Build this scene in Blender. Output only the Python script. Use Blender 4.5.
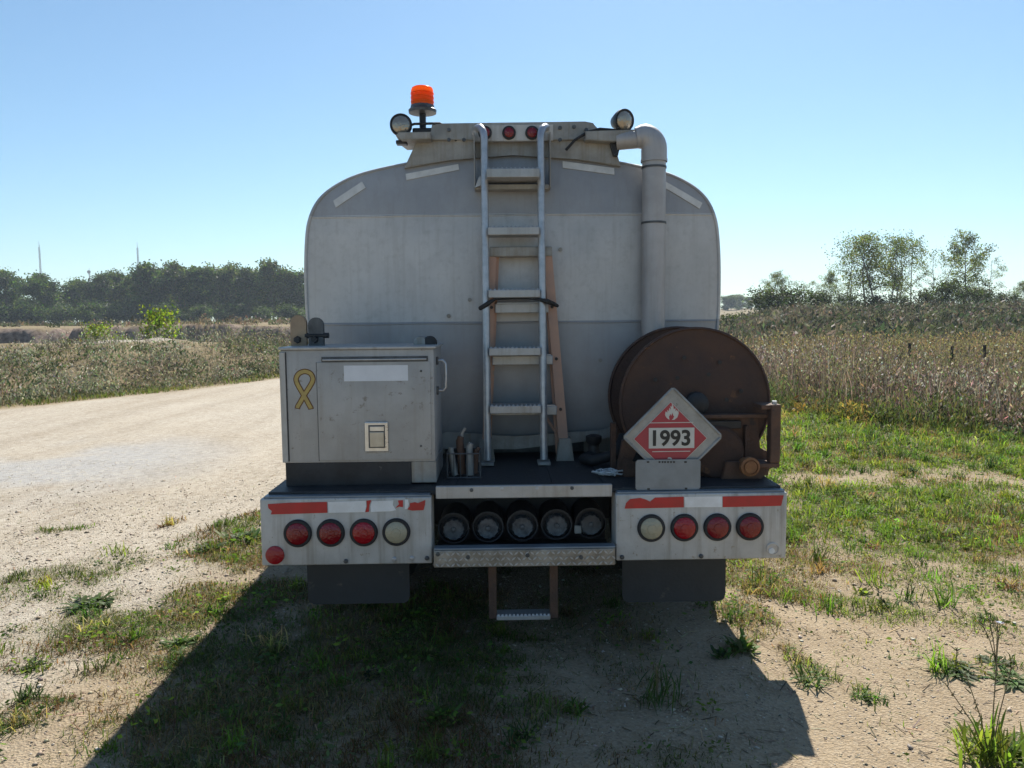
import bpy, bmesh, math, random
import numpy as np
from mathutils import Vector, Matrix
R = math.radians
rng = np.random.default_rng(7)
random.seed(7)
scene = bpy.context.scene
for o in list(bpy.data.objects):
    bpy.data.objects.remove(o)

# ------------------------------------------------------------------ camera
EYE = np.array([0.0, 0.0, 1.6]); FPX = 770.0
YAW, PITCH, ROLL = R(0.9), R(-4.76), R(0.55)
_f = np.array([math.sin(YAW)*math.cos(PITCH), math.cos(YAW)*math.cos(PITCH), math.sin(PITCH)])
_r = np.array([math.cos(YAW), -math.sin(YAW), 0.0]); _u = np.cross(_r, _f)
CR = _r*math.cos(ROLL) - _u*math.sin(ROLL)
CU = _u*math.cos(ROLL) + _r*math.sin(ROLL)
cam = bpy.data.cameras.new('camera'); cam_o = bpy.data.objects.new('camera', cam)
scene.collection.objects.link(cam_o); scene.camera = cam_o
cam.sensor_width = 36.0; cam.lens = 36.0*FPX/1024.0; cam.clip_start = 0.05; cam.clip_end = 9000
M = Matrix.Identity(4)
for i in range(3):
    M[i][0] = CR[i]; M[i][1] = CU[i]; M[i][2] = -_f[i]; M[i][3] = EYE[i]
cam_o.matrix_world = M
def ray(px, py): return CR*(px-512)/FPX - CU*(py-384)/FPX + _f
def at(px, py, Y):                      # photo pixel -> point on the plane y = Y
    d = ray(px, py); return EYE + d*Y/d[1]
def gr(px, py, z=0.0):                  # photo pixel -> point on the ground
    d = ray(px, py); return EYE + d*(z-1.6)/d[2]

# ------------------------------------------------------------------ sky, sun, exposure
SUN_EL, SUN_AZ = R(47.5), R(12.5)
world = bpy.data.worlds.new('World'); scene.world = world; world.use_nodes = True
wn = world.node_tree.nodes; wl = world.node_tree.links
bg = wn['Background']; sky = wn.new('ShaderNodeTexSky'); sky.sky_type = 'NISHITA'; sky.sun_disc = False
sky.sun_elevation = SUN_EL; sky.sun_rotation = SUN_AZ; sky.altitude = 250
sky.air_density = 1.0; sky.dust_density = 0.4; sky.ozone_density = 1.3
bg.inputs['Strength'].default_value = 0.066
tint = wn.new('ShaderNodeMix'); tint.data_type = 'RGBA'; tint.blend_type = 'MULTIPLY'; tint.inputs[0].default_value = 1.0
tint.inputs[7].default_value = (0.77, 0.98, 1.05, 1)          # white balance of a clear cyan-blue sky, the same in every direction
wl.new(sky.outputs[0], tint.inputs[6]); wl.new(tint.outputs[2], bg.inputs['Color'])
sl = bpy.data.lights.new('sun', 'SUN'); sl.energy = 5.0; sl.angle = R(0.53); sl.color = (1.0, 0.94, 0.84)
so = bpy.data.objects.new('sun', sl); scene.collection.objects.link(so)
sd = Vector((math.sin(SUN_AZ)*math.cos(SUN_EL), math.cos(SUN_AZ)*math.cos(SUN_EL), math.sin(SUN_EL)))
so.rotation_euler = sd.to_track_quat('Z', 'Y').to_euler(); so.location = (20, 60, 80)
vs = scene.view_settings
vs.view_transform = 'Standard'; vs.look = 'None'; vs.exposure = 0.92; vs.gamma = 1.0; vs.use_curve_mapping = False
scene.cycles.use_denoising = True
scene.cycles.max_bounces = 8; scene.cycles.transparent_max_bounces = 16

# ------------------------------------------------------------------ materials
MATS = {}
def newmat(name):
    m = bpy.data.materials.new(name); m.use_nodes = True
    MATS[name] = m
    return m, m.node_tree.nodes, m.node_tree.links, m.node_tree.nodes['Principled BSDF']
def ramp(n, l, src, stops):
    r = n.new('ShaderNodeValToRGB'); cr = r.color_ramp
    while len(cr.elements) < len(stops): cr.elements.new(0.5)
    for e, (p, c) in zip(cr.elements, stops):
        e.position = p; e.color = (*c, 1) if len(c) == 3 else c
    l.new(src, r.inputs[0]); return r
def noise(n, l, scale, detail=6, rough=0.6, stretch=None, coord='Object'):
    tc = n.new('ShaderNodeTexCoord'); src = tc.outputs[coord]
    if stretch:
        mp = n.new('ShaderNodeMapping'); mp.inputs['Scale'].default_value = stretch
        l.new(src, mp.inputs[0]); src = mp.outputs[0]
    t = n.new('ShaderNodeTexNoise'); t.inputs['Scale'].default_value = scale
    t.inputs['Detail'].default_value = detail; t.inputs['Roughness'].default_value = rough
    l.new(src, t.inputs['Vector']); return t
def mixc(n, l, fac, a, b, mode='MIX'):
    m = n.new('ShaderNodeMix'); m.data_type = 'RGBA'; m.blend_type = mode
    for s, v in ((m.inputs[0], fac), (m.inputs[6], a), (m.inputs[7], b)):
        if isinstance(v, (int, float)): s.default_value = v
        elif isinstance(v, tuple): s.default_value = (*v, 1)
        else: l.new(v, s)
    return m.outputs[2]
def pm(name, c1, c2=None, rough=0.5, metal=0.0, scale=8, stretch=None, bump=0.0, bscale=60, streak=None, spots=None, lo=0.35, hi=0.65, spec=0.5):
    """worn surface: two tones in noise, optional vertical streaks and stain spots"""
    m, n, l, b = newmat(name)
    c2 = c2 or tuple(v*0.75 for v in c1)
    t = noise(n, l, scale, 7, 0.62, stretch)
    col = ramp(n, l, t.outputs[0], [(lo, c2), (hi, c1)]).outputs[0]
    if streak:
        s = noise(n, l, 5, 5, 0.6, (6, 6, 0.35))
        f = ramp(n, l, s.outputs[0], [(0.5, (0, 0, 0)), (0.72, (1, 1, 1))])
        mm = n.new('ShaderNodeMath'); mm.operation = 'MULTIPLY'; mm.inputs[1].default_value = streak[1]
        l.new(f.outputs[0], mm.inputs[0]); col = mixc(n, l, mm.outputs[0], col, streak[0])
    if spots:
        s = noise(n, l, spots[2], 4, 0.7)
        f = ramp(n, l, s.outputs[0], [(spots[1], (0, 0, 0)), (spots[1]+0.08, (1, 1, 1))])
        col = mixc(n, l, f.outputs[0], col, spots[0])
    l.new(col, b.inputs['Base Color'])
    b.inputs['Metallic'].default_value = metal
    b.inputs['Specular IOR Level'].default_value = spec
    rr = n.new('ShaderNodeMapRange'); rr.inputs[3].default_value = max(rough-0.12, 0.03); rr.inputs[4].default_value = min(rough+0.12, 1)
    l.new(t.outputs[0], rr.inputs[0]); l.new(rr.outputs[0], b.inputs['Roughness'])
    if bump:
        t2 = noise(n, l, bscale, 4, 0.6); bp = n.new('ShaderNodeBump')
        bp.inputs['Strength'].default_value = bump; bp.inputs['Distance'].default_value = 0.01
        l.new(t2.outputs[0], bp.inputs['Height']); l.new(bp.outputs[0], b.inputs['Normal'])
    return m

# tank aluminium: three sheets in stepped tones, the middle lightest, run-down dirt, smudges
def tank_material():
    m, n, l, b = newmat('tank_aluminium')
    tc = n.new('ShaderNodeTexCoord'); sp = n.new('ShaderNodeSeparateXYZ'); l.new(tc.outputs['Object'], sp.inputs[0])
    sheet = n.new('ShaderNodeValToRGB'); cr = sheet.color_ramp; cr.interpolation = 'CONSTANT'
    cr.elements[0].position = 0; cr.elements[0].color = (0.34, 0.35, 0.365, 1)
    cr.elements[1].position = 1.583/3; cr.elements[1].color = (0.52, 0.518, 0.51, 1)
    e = cr.elements.new(2.193/3); e.color = (0.36, 0.365, 0.375, 1)
    d = n.new('ShaderNodeMath'); d.operation = 'DIVIDE'; d.inputs[1].default_value = 3.0
    l.new(sp.outputs[2], d.inputs[0]); l.new(d.outputs[0], sheet.inputs[0])
    big = noise(n, l, 1.7, 6, 0.65); c = mixc(n, l, 0.55, sheet.outputs[0], ramp(n, l, big.outputs[0], [(0.3, (0.28, 0.28, 0.29)), (0.7, (0.62, 0.61, 0.6))]).outputs[0], 'OVERLAY')
    st = noise(n, l, 7, 5, 0.62, (5, 5, 0.22)); f = ramp(n, l, st.outputs[0], [(0.5, (0, 0, 0)), (0.8, (0.28, 0.28, 0.28))])
    c = mixc(n, l, f.outputs[0], c, (0.25, 0.22, 0.18))
    sm = noise(n, l, 22, 6, 0.7); f2 = ramp(n, l, sm.outputs[0], [(0.5, (0, 0, 0)), (0.75, (0.4, 0.4, 0.4))])
    c = mixc(n, l, f2.outputs[0], c, (0.30, 0.29, 0.27))
    l.new(c, b.inputs['Base Color']); b.inputs['Metallic'].default_value = 0.3
    rr = n.new('ShaderNodeMapRange'); rr.inputs[3].default_value = 0.42; rr.inputs[4].default_value = 0.68
    l.new(big.outputs[0], rr.inputs[0]); l.new(rr.outputs[0], b.inputs['Roughness'])
    w = noise(n, l, 3.0, 3, 0.5); bp = n.new('ShaderNodeBump'); bp.inputs['Strength'].default_value = 0.25; bp.inputs['Distance'].default_value = 0.02
    l.new(w.outputs[0], bp.inputs['Height']); l.new(bp.outputs[0], b.inputs['Normal'])
    return m
tank_m = tank_material()
alu = pm('aluminium', (0.46, 0.46, 0.46), (0.34, 0.34, 0.335), 0.45, 0.45, 6, streak=((0.22, 0.19, 0.15), 0.5), bump=0.15)
alu_dirty = pm('dirty_aluminium', (0.36, 0.35, 0.325), (0.24, 0.23, 0.21), 0.55, 0.3, 9, streak=((0.2, 0.16, 0.11), 0.6), bump=0.2)
alu_rail = pm('rail_aluminium', (0.50, 0.51, 0.53), (0.36, 0.37, 0.39), 0.38, 0.6, 20)
box_m = pm('toolbox_aluminium', (0.43, 0.42, 0.405), (0.34, 0.33, 0.315), 0.55, 0.15, 5, streak=((0.28, 0.25, 0.2), 0.35), spots=((0.25, 0.23, 0.2), 0.6, 22), bump=0.15)
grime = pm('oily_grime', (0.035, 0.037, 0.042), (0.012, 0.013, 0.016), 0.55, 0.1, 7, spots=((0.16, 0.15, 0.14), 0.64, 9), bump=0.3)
deck_m = pm('deck_plate', (0.04, 0.042, 0.045), (0.02, 0.021, 0.024), 0.6, 0.1, 10, spots=((0.1, 0.09, 0.075), 0.62, 14), bump=0.5)
bump_m = pm('bumper_aluminium', (0.55, 0.535, 0.51), (0.43, 0.42, 0.40), 0.5, 0.12, 7, streak=((0.24, 0.2, 0.15), 0.6), spots=((0.3, 0.25, 0.19), 0.63, 30), bump=0.15)
rust = pm('reel_rust', (0.085, 0.045, 0.030), (0.048, 0.028, 0.023), 0.75, 0.1, 5, spots=((0.15, 0.072, 0.035), 0.62, 11), bump=0.5)
rust2 = pm('frame_rust', (0.15, 0.08, 0.05), (0.07, 0.042, 0.032), 0.75, 0.1, 8, spots=((0.045, 0.035, 0.035), 0.6, 14), bump=0.5)
rust_o = pm('orange_rust', (0.33, 0.15, 0.055), (0.2, 0.09, 0.04), 0.8, 0, 14, bump=0.4)
blacksteel = pm('black_steel', (0.03, 0.03, 0.032), (0.016, 0.016, 0.018), 0.5, 0.2, 12)
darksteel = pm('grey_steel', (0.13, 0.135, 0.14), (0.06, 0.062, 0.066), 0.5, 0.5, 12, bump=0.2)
rubber = pm('rubber', (0.025, 0.025, 0.027), (0.015, 0.015, 0.016), 0.7, 0, 14, bump=0.2)
flap_m = pm('mud_flap_rubber', (0.038, 0.040, 0.044), (0.024, 0.026, 0.028), 0.62, 0, 4, spots=((0.1, 0.09, 0.075), 0.62, 9), bump=0.2)
cap_m = pm('cap_alloy', (0.17, 0.178, 0.19), (0.07, 0.074, 0.08), 0.5, 0.5, 25, bump=0.3)
white_tape = pm('white_reflective', (0.82, 0.83, 0.84), (0.7, 0.7, 0.69), 0.4, 0, 14)
grey_tape = pm('worn_reflective', (0.66, 0.66, 0.64), (0.54, 0.54, 0.52), 0.45, 0, 16)
red_tape = pm('red_reflective', (0.52, 0.022, 0.024), (0.40, 0.022, 0.024), 0.35, 0, 14)
placard_red = pm('placard_red', (0.40, 0.035, 0.05), (0.32, 0.04, 0.052), 0.45, 0, 10)
placard_white = pm('placard_white', (0.60, 0.59, 0.55), (0.5, 0.49, 0.45), 0.45, 0, 12)
holder_m = pm('placard_holder', (0.37, 0.37, 0.355), (0.25, 0.25, 0.24), 0.5, 0.3, 14, spots=((0.16, 0.15, 0.14), 0.63, 22))
black_ink = pm('black_ink', (0.018, 0.018, 0.018), None, 0.5)
plate_m = pm('plate_back', (0.24, 0.275, 0.31), (0.17, 0.195, 0.22), 0.45, 0.4, 6, spots=((0.4, 0.27, 0.13), 0.72, 8))
ribbon_m = pm('ribbon_yellow', (0.50, 0.36, 0.10), (0.36, 0.27, 0.10), 0.5, 0, 30)
ribbon_edge = pm('ribbon_edge', (0.16, 0.07, 0.02), None, 0.6)
sticker_m = pm('pale_sticker', (0.68, 0.71, 0.76), (0.6, 0.63, 0.68), 0.4, 0, 8)
latch_m = pm('latch_steel', (0.74, 0.72, 0.68), (0.6, 0.58, 0.55), 0.3, 0.7, 20)
paddle_m = pm('latch_paddle', (0.62, 0.54, 0.42), (0.5, 0.43, 0.33), 0.4, 0.3, 20)
tan_m = pm('tan_paddle', (0.38, 0.28, 0.18), (0.26, 0.19, 0.13), 0.6, 0, 14)
fibre_m = pm('orange_fibreglass', (0.50, 0.29, 0.20), (0.40, 0.25, 0.19), 0.55, 0, 9, spots=((0.35, 0.27, 0.22), 0.62, 18))
rope_m = pm('white_rope', (0.68, 0.69, 0.68), (0.45, 0.45, 0.44), 0.8, 0, 60)
pipe_m = pm('vent_pipe_paint', (0.43, 0.42, 0.42), (0.34, 0.33, 0.33), 0.5, 0.25, 5, streak=((0.26, 0.22, 0.18), 0.4), bump=0.15)
wood_fence = pm('post_steel', (0.055, 0.045, 0.04), (0.03, 0.026, 0.024), 0.8)
mast_m = pm('mast_steel', (0.26, 0.26, 0.28), None, 0.6)
cab_m = pm('cab_paint', (0.7, 0.7, 0.7), (0.62, 0.62, 0.62), 0.3)
def lens(name, col, emis=None, trans=0.0, rough=0.25, bscale=90):
    m, n, l, b = newmat(name)
    b.inputs['Base Color'].default_value = (*col, 1); b.inputs['Roughness'].default_value = rough
    b.inputs['Transmission Weight'].default_value = trans
    b.inputs['Coat Weight'].default_value = 0.15
    t = n.new('ShaderNodeTexVoronoi'); t.inputs['Scale'].default_value = bscale
    tc = n.new('ShaderNodeTexCoord'); l.new(tc.outputs['Object'], t.inputs['Vector'])
    bp = n.new('ShaderNodeBump'); bp.inputs['Strength'].default_value = 0.5; bp.inputs['Distance'].default_value = 0.004
    l.new(t.outputs[0], bp.inputs['Height']); l.new(bp.outputs[0], b.inputs['Normal'])
    return m
red_lens = lens('red_lens', (0.19, 0.004, 0.010))
red_lens_b = lens('bright_red_lens', (0.30, 0.005, 0.012))
clear_lens = lens('clear_lens', (0.36, 0.33, 0.235))
spot_lens = lens('spotlight_lens', (0.36, 0.32, 0.26), rough=0.12)
spot_lens.node_tree.nodes['Principled BSDF'].inputs['Metallic'].default_value = 0.6
def amber():
    m, n, l, b = newmat('amber_lens')
    b.inputs['Base Color'].default_value = (1.0, 0.24, 0.02, 1); b.inputs['Roughness'].default_value = 0.25
    tr = n.new('ShaderNodeBsdfTranslucent'); tr.inputs[0].default_value = (1.0, 0.36, 0.05, 1)
    mx = n.new('ShaderNodeMixShader'); mx.inputs[0].default_value = 0.72
    l.new(b.outputs[0], mx.inputs[1]); l.new(tr.outputs[0], mx.inputs[2])
    l.new(mx.outputs[0], n['Material Output'].inputs[0]); return m
amber_m = amber()
def tread():                                   # raised-bar chequer plate
    m, n, l, b = newmat('tread_plate')
    t = noise(n, l, 14, 6); c = ramp(n, l, t.outputs[0], [(0.35, (0.22, 0.19, 0.15)), (0.65, (0.40, 0.37, 0.32))])
    l.new(c.outputs[0], b.inputs['Base Color']); b.inputs['Metallic'].default_value = 0.4; b.inputs['Roughness'].default_value = 0.45
    return m
tread_m = tread()
def foliage(name, trans=0.5, tint=(1.5, 1.7, 0.55)):
    m, n, l, b = newmat(name)
    a = n.new('ShaderNodeAttribute'); a.attribute_name = 'Col'
    l.new(a.outputs['Color'], b.inputs['Base Color']); b.inputs['Roughness'].default_value = 0.55
    b.inputs['Specular IOR Level'].default_value = 0.25
    tr = n.new('ShaderNodeBsdfTranslucent'); l.new(mixc(n, l, 1.0, a.outputs['Color'], tint, 'MULTIPLY'), tr.inputs[0])
    mx = n.new('ShaderNodeMixShader'); mx.inputs[0].default_value = trans
    l.new(b.outputs[0], mx.inputs[1]); l.new(tr.outputs[0], mx.inputs[2])
    l.new(mx.outputs[0], n['Material Output'].inputs[0]); return m
leaf_m = foliage('leaf', 0.5, (1.5, 1.7, 0.6)); grass_m = foliage('grass_blade', 0.5, (1.45, 1.55, 0.85)); dry_m = foliage('dry_weed', 0.48, (1.15, 1.2, 1.1))
bark_m = pm('bark', (0.13, 0.105, 0.085), (0.07, 0.058, 0.048), 0.9, 0, 6, bump=0.5)
EDGE_P = np.array([-9.65, 14.93]); ED = np.array([3.33, 7.23]); ED /= np.linalg.norm(ED); EN = np.array([-ED[1], ED[0]])   # far side of the gravel road
def ground_material():
    m, n, l, b = newmat('gravel_ground')
    tc = n.new('ShaderNodeTexCoord'); V = tc.outputs['Object']
    def nz(s, d=8, r=0.65):
        t = n.new('ShaderNodeTexNoise'); t.inputs['Scale'].default_value = s; t.inputs['Detail'].default_value = d; t.inputs['Roughness'].default_value = r
        l.new(V, t.inputs['Vector']); return t.outputs[0]
    def att(nm):
        a = n.new('ShaderNodeAttribute'); a.attribute_name = nm; return a.outputs['Fac']
    big = nz(0.35); mid = nz(3.5); fine = nz(110, 5, 0.75)
    dirt = ramp(n, l, mid, [(0.3, (0.245, 0.185, 0.118)), (0.55, (0.335, 0.262, 0.175)), (0.75, (0.40, 0.32, 0.222))]).outputs[0]
    road = ramp(n, l, mid, [(0.3, (0.305, 0.27, 0.22)), (0.7, (0.40, 0.365, 0.31))]).outputs[0]
    mp = n.new('ShaderNodeMapping'); mp.inputs['Rotation'].default_value = (0, 0, math.atan2(ED[0], ED[1])); mp.inputs['Scale'].default_value = (1.6, 0.10, 1)
    l.new(V, mp.inputs[0]); tr = n.new('ShaderNodeTexNoise'); tr.inputs['Scale'].default_value = 1.0; tr.inputs['Detail'].default_value = 7; l.new(mp.outputs[0], tr.inputs['Vector'])
    road = mixc(n, l, ramp(n, l, tr.outputs[0], [(0.4, (0, 0, 0)), (0.68, (0.75, 0.75, 0.75))]).outputs[0], road, (0.45, 0.41, 0.345))
    road = mixc(n, l, ramp(n, l, tr.outputs[0], [(0.3, (0.5, 0.5, 0.5)), (0.46, (0, 0, 0))]).outputs[0], road, (0.26, 0.22, 0.165))
    c = mixc(n, l, att('road'), dirt, road)
    c = mixc(n, l, ramp(n, l, big, [(0.4, (0, 0, 0)), (0.65, (0.35, 0.35, 0.35))]).outputs[0], c, (0.27, 0.21, 0.14))
    vo = n.new('ShaderNodeTexVoronoi'); vo.inputs['Scale'].default_value = 85; vo.feature = 'F1'; l.new(V, vo.inputs['Vector'])
    hs = n.new('ShaderNodeSeparateColor'); l.new(vo.outputs['Color'], hs.inputs[0])
    c = mixc(n, l, ramp(n, l, hs.outputs[0], [(0.3, (0, 0, 0)), (1.0, (0.4, 0.4, 0.4))]).outputs[0], c, (0.43, 0.365, 0.275))
    c = mixc(n, l, ramp(n, l, hs.outputs[1], [(0.72, (0, 0, 0)), (1.0, (0.55, 0.55, 0.55))]).outputs[0], c, (0.17, 0.13, 0.095))
    v2 = n.new('ShaderNodeTexVoronoi'); v2.inputs['Scale'].default_value = 24; l.new(V, v2.inputs['Vector']); h2 = n.new('ShaderNodeSeparateColor'); l.new(v2.outputs['Color'], h2.inputs[0])
    c = mixc(n, l, att('pale'), c, (0.33, 0.325, 0.315))
    def onroad(v):
        q = n.new('ShaderNodeMath'); q.operation = 'MULTIPLY'; l.new(v, q.inputs[0]); l.new(att('road'), q.inputs[1]); return q.outputs[0]
    c = mixc(n, l, onroad(ramp(n, l, h2.outputs[0], [(0.0, (0.32, 0.32, 0.32)), (0.45, (0, 0, 0))]).outputs[0]), c, (0.15, 0.125, 0.095))
    c = mixc(n, l, onroad(ramp(n, l, h2.outputs[1], [(0.6, (0, 0, 0)), (1.0, (0.45, 0.45, 0.45))]).outputs[0]), c, (0.47, 0.43, 0.365))
    th = mixc(n, l, nz(9), (0.10, 0.085, 0.04), (0.20, 0.155, 0.085))
    vm = n.new('ShaderNodeMath'); vm.operation = 'MULTIPLY'; l.new(att('veg'), vm.inputs[0])
    l.new(ramp(n, l, nz(7), [(0.3, (0.35, 0.35, 0.35)), (0.6, (1, 1, 1))]).outputs[0], vm.inputs[1])
    c = mixc(n, l, vm.outputs[0], c, th)
    c = mixc(n, l, att('clay'), c, mixc(n, l, ramp(n, l, nz(2.2, 6, 0.75), [(0.35, (0, 0, 0)), (0.65, (1, 1, 1))]).outputs[0], (0.12, 0.085, 0.07), (0.36, 0.28, 0.225)))
    l.new(c, b.inputs['Base Color']); b.inputs['Roughness'].default_value = 0.95; b.inputs['Specular IOR Level'].default_value = 0.15
    ad = n.new('ShaderNodeMath'); ad.operation = 'ADD'; l.new(fine, ad.inputs[0]); l.new(vo.outputs['Distance'], ad.inputs[1])
    bp = n.new('ShaderNodeBump'); bp.inputs['Strength'].default_value = 0.85; bp.inputs['Distance'].default_value = 0.008
    l.new(ad.outputs[0], bp.inputs['Height']); l.new(bp.outputs[0], b.inputs['Normal'])
    return m
ground_m = ground_material()
stone_m = foliage('stone', 0.0)

# ------------------------------------------------------------------ object helpers
COL = scene.collection
def link(name, me, mat, parent=None):
    o = bpy.data.objects.new(name, me); COL.objects.link(o)
    if mat is not None and not me.materials:
        for m_ in (mat if isinstance(mat, (list, tuple)) else [mat]): me.materials.append(m_)
    if parent is not None: o.parent = parent
    return o
def origin_of(p):
    v = Vector((0, 0, 0))
    while p is not None: v += p.location; p = p.parent
    return v
def obj(name, bm, mat, parent=None, smooth=False):
    """vertices are given in world metres; shifted into the parent's frame"""
    if parent is not None: bmesh.ops.translate(bm, verts=bm.verts, vec=-origin_of(parent))
    bmesh.ops.recalc_face_normals(bm, faces=bm.faces)
    me = bpy.data.meshes.new(name); bm.to_mesh(me); bm.free()
    if smooth:
        me.polygons.foreach_set('use_smooth', np.ones(len(me.polygons), bool))
        me.set_sharp_from_angle(angle=R(40))
    return link(name, me, mat, parent)
def empty(name, loc, label=None, cat=None, group=None, parent=None):
    o = bpy.data.objects.new(name, None); COL.objects.link(o); o.location = loc; o.empty_display_size = 0.1
    if parent is not None: o.parent = parent; o.location = Vector(loc) - origin_of(parent)
    tag(o, label, cat, group); return o
def tag(o, label=None, cat=None, group=None, kind=None):
    for k, v in (('label', label), ('category', cat), ('group', group), ('kind', kind)):
        if v: o[k] = v
    return o
def box(bm, x0, x1, y0, y1, z0, z1, bev=0.0, seg=2, mi=0):
    r = bmesh.ops.create_cube(bm, size=1.0, matrix=Matrix.Translation(((x0+x1)/2, (y0+y1)/2, (z0+z1)/2)) @ Matrix.Diagonal((abs(x1-x0), abs(y1-y0), abs(z1-z0), 1)))
    if bev:
        es = {e for v in r['verts'] for e in v.link_edges}
        bmesh.ops.bevel(bm, geom=list(es), offset=bev, segments=seg, affect='EDGES', profile=0.5)
    return bm
def B(*a, **k): bm = bmesh.new(); return box(bm, *a, **k)
def cyl(bm, p0, p1, r0, r1=None, n=20, cap=True):
    r1 = r0 if r1 is None else r1
    p0, p1 = Vector(p0), Vector(p1); d = p1-p0
    q = d.to_track_quat('Z', 'Y').to_matrix().to_4x4()
    bmesh.ops.create_cone(bm, cap_ends=cap, segments=n, radius1=r0, radius2=r1, depth=d.length, matrix=Matrix.Translation((p0+p1)/2) @ q)
    return bm
def Cy(*a, **k): return cyl(bmesh.new(), *a, **k)
def tube(bm, pts, r, n=10, close=True):
    """tube along a polyline; r is a number or a list"""
    pts = [Vector(p) for p in pts]; rs = r if isinstance(r, (list, tuple)) else [r]*len(pts)
    rings = []; up = None
    for i, p in enumerate(pts):
        t = (pts[min(i+1, len(pts)-1)] - pts[max(i-1, 0)]).normalized()
        if up is None: up = t.orthogonal().normalized()
        up = (up - t*up.dot(t)).normalized(); s = t.cross(up)
        rings.append([bm.verts.new(p + (up*math.cos(a) + s*math.sin(a))*rs[i]) for a in [2*math.pi*k/n for k in range(n)]])
    for a, b_ in zip(rings, rings[1:]):
        for k in range(n): bm.faces.new((a[k], a[(k+1) % n], b_[(k+1) % n], b_[k]))
    if close: bm.faces.new(rings[0][::-1]); bm.faces.new(rings[-1])
    return bm
def T(*a, **k): return tube(bmesh.new(), *a, **k)
def prism(bm, pts, y0, y1, bev=0.0):
    """polygon in the XZ plane, extruded from y0 to y1"""
    a = [bm.verts.new((x, y0, z)) for x, z in pts]; b_ = [bm.verts.new((x, y1, z)) for x, z in pts]
    n = len(pts); fs = [bm.faces.new(a), bm.faces.new(b_[::-1])]
    for i in range(n): fs.append(bm.faces.new((a[i], b_[i], b_[(i+1) % n], a[(i+1) % n])))
    if bev: bmesh.ops.bevel(bm, geom=list(fs[0].edges), offset=bev, segments=2, affect='EDGES')
    return bm
def Pr(*a, **k): return prism(bmesh.new(), *a, **k)
def lathe(bm, prof, c, axis='Z', n=28):
    """profile of (radius, height) revolved round an axis through c"""
    rings = []
    for r, h in prof:
        ring = []
        for k in range(n):
            a = 2*math.pi*k/n; u, v = r*math.cos(a), r*math.sin(a)
            p = {'Z': (u, v, h), 'Y': (u, h, v), 'X': (h, u, v)}[axis]
            ring.append(bm.verts.new(Vector(c) + Vector(p)))
        rings.append(ring)
    for a, b_ in zip(rings, rings[1:]):
        for k in range(n): bm.faces.new((a[k], a[(k+1) % n], b_[(k+1) % n], b_[k]))
    bm.faces.new(rings[0]); bm.faces.new(rings[-1])
    return bm
def Lt(*a, **k): return lathe(bmesh.new(), *a, **k)
def text_bm(s, cx, cz, y, w, h, depth=0.002, bold=0.02):
    cu = bpy.data.curves.new('text', 'FONT'); cu.body = s; cu.offset = bold; cu.extrude = 0.01; cu.resolution_u = 4
    t = bpy.data.objects.new('text', cu); COL.objects.link(t)
    dg = bpy.context.evaluated_depsgraph_get(); me = bpy.data.meshes.new_from_object(t.evaluated_get(dg))
    co = np.array([v.co[:] for v in me.vertices]); mn, mx = co.min(0), co.max(0)
    bm = bmesh.new(); bm.from_mesh(me)
    for v in bm.verts:
        a = (v.co.x-mn[0])/(mx[0]-mn[0])-0.5; b_ = (v.co.y-mn[1])/(mx[1]-mn[1])-0.5; d = (v.co.z-mn[2])/(mx[2]-mn[2])
        v.co = (cx+a*w, y-d*depth, cz+b_*h)
    bpy.data.objects.remove(t); bpy.data.curves.remove(cu); bpy.data.meshes.remove(me)
    return bm

# ------------------------------------------------------------------ numpy noise and mesh helpers
_perm = rng.random((256, 256))
def vnoise(x, y):
    xi = np.floor(x).astype(int); yi = np.floor(y).astype(int); fx = x-xi; fy = y-yi
    fx = fx*fx*(3-2*fx); fy = fy*fy*(3-2*fy)
    g = lambda i, j: _perm[i & 255, j & 255]
    return (g(xi, yi)*(1-fx)+g(xi+1, yi)*fx)*(1-fy)+(g(xi, yi+1)*(1-fx)+g(xi+1, yi+1)*fx)*fy
def fbm(x, y, s, o=4):
    v = 0; a = 0.5; t = 0
    for i in range(o):
        v = v+a*vnoise(x/s+17.3*i, y/s+9.1*i); t += a; a *= 0.5; s *= 0.5
    return v/t
def sm(a, b_, x):
    t = np.clip((x-a)/(b_-a), 0, 1); return t*t*(3-2*t)
def np_mesh(name, V, quads=None, tris=None, cols=None, attrs=None):
    me = bpy.data.meshes.new(name)
    V = np.asarray(V, np.float32); me.vertices.add(len(V)); me.vertices.foreach_set('co', V.ravel())
    loops = []; starts = []; n0 = 0
    for F, k in ((quads, 4), (tris, 3)):
        if F is not None and len(F):
            F = np.asarray(F, np.int32); loops.append(F.ravel()); starts.append(n0+np.arange(len(F))*k); n0 += F.size
    lp = np.concatenate(loops).astype(np.int32); st = np.concatenate(starts).astype(np.int32)
    me.loops.add(len(lp)); me.loops.foreach_set('vertex_index', lp)
    me.polygons.add(len(st)); me.polygons.foreach_set('loop_start', st)
    me.update(calc_edges=True)
    if cols is not None:
        a = me.attributes.new('Col', 'FLOAT_COLOR', 'POINT'); c4 = np.ones((len(V), 4), np.float32); c4[:, :3] = cols
        a.data.foreach_set('color', c4.ravel())
    for k, v in (attrs or {}).items():
        a = me.attributes.new(k, 'FLOAT', 'POINT'); a.data.foreach_set('value', np.asarray(v, np.float32).ravel())
    me.validate(); return me
def rdir(n, g=rng):
    v = g.normal(size=(n, 3)); return v/np.linalg.norm(v, axis=1, keepdims=True)
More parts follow.
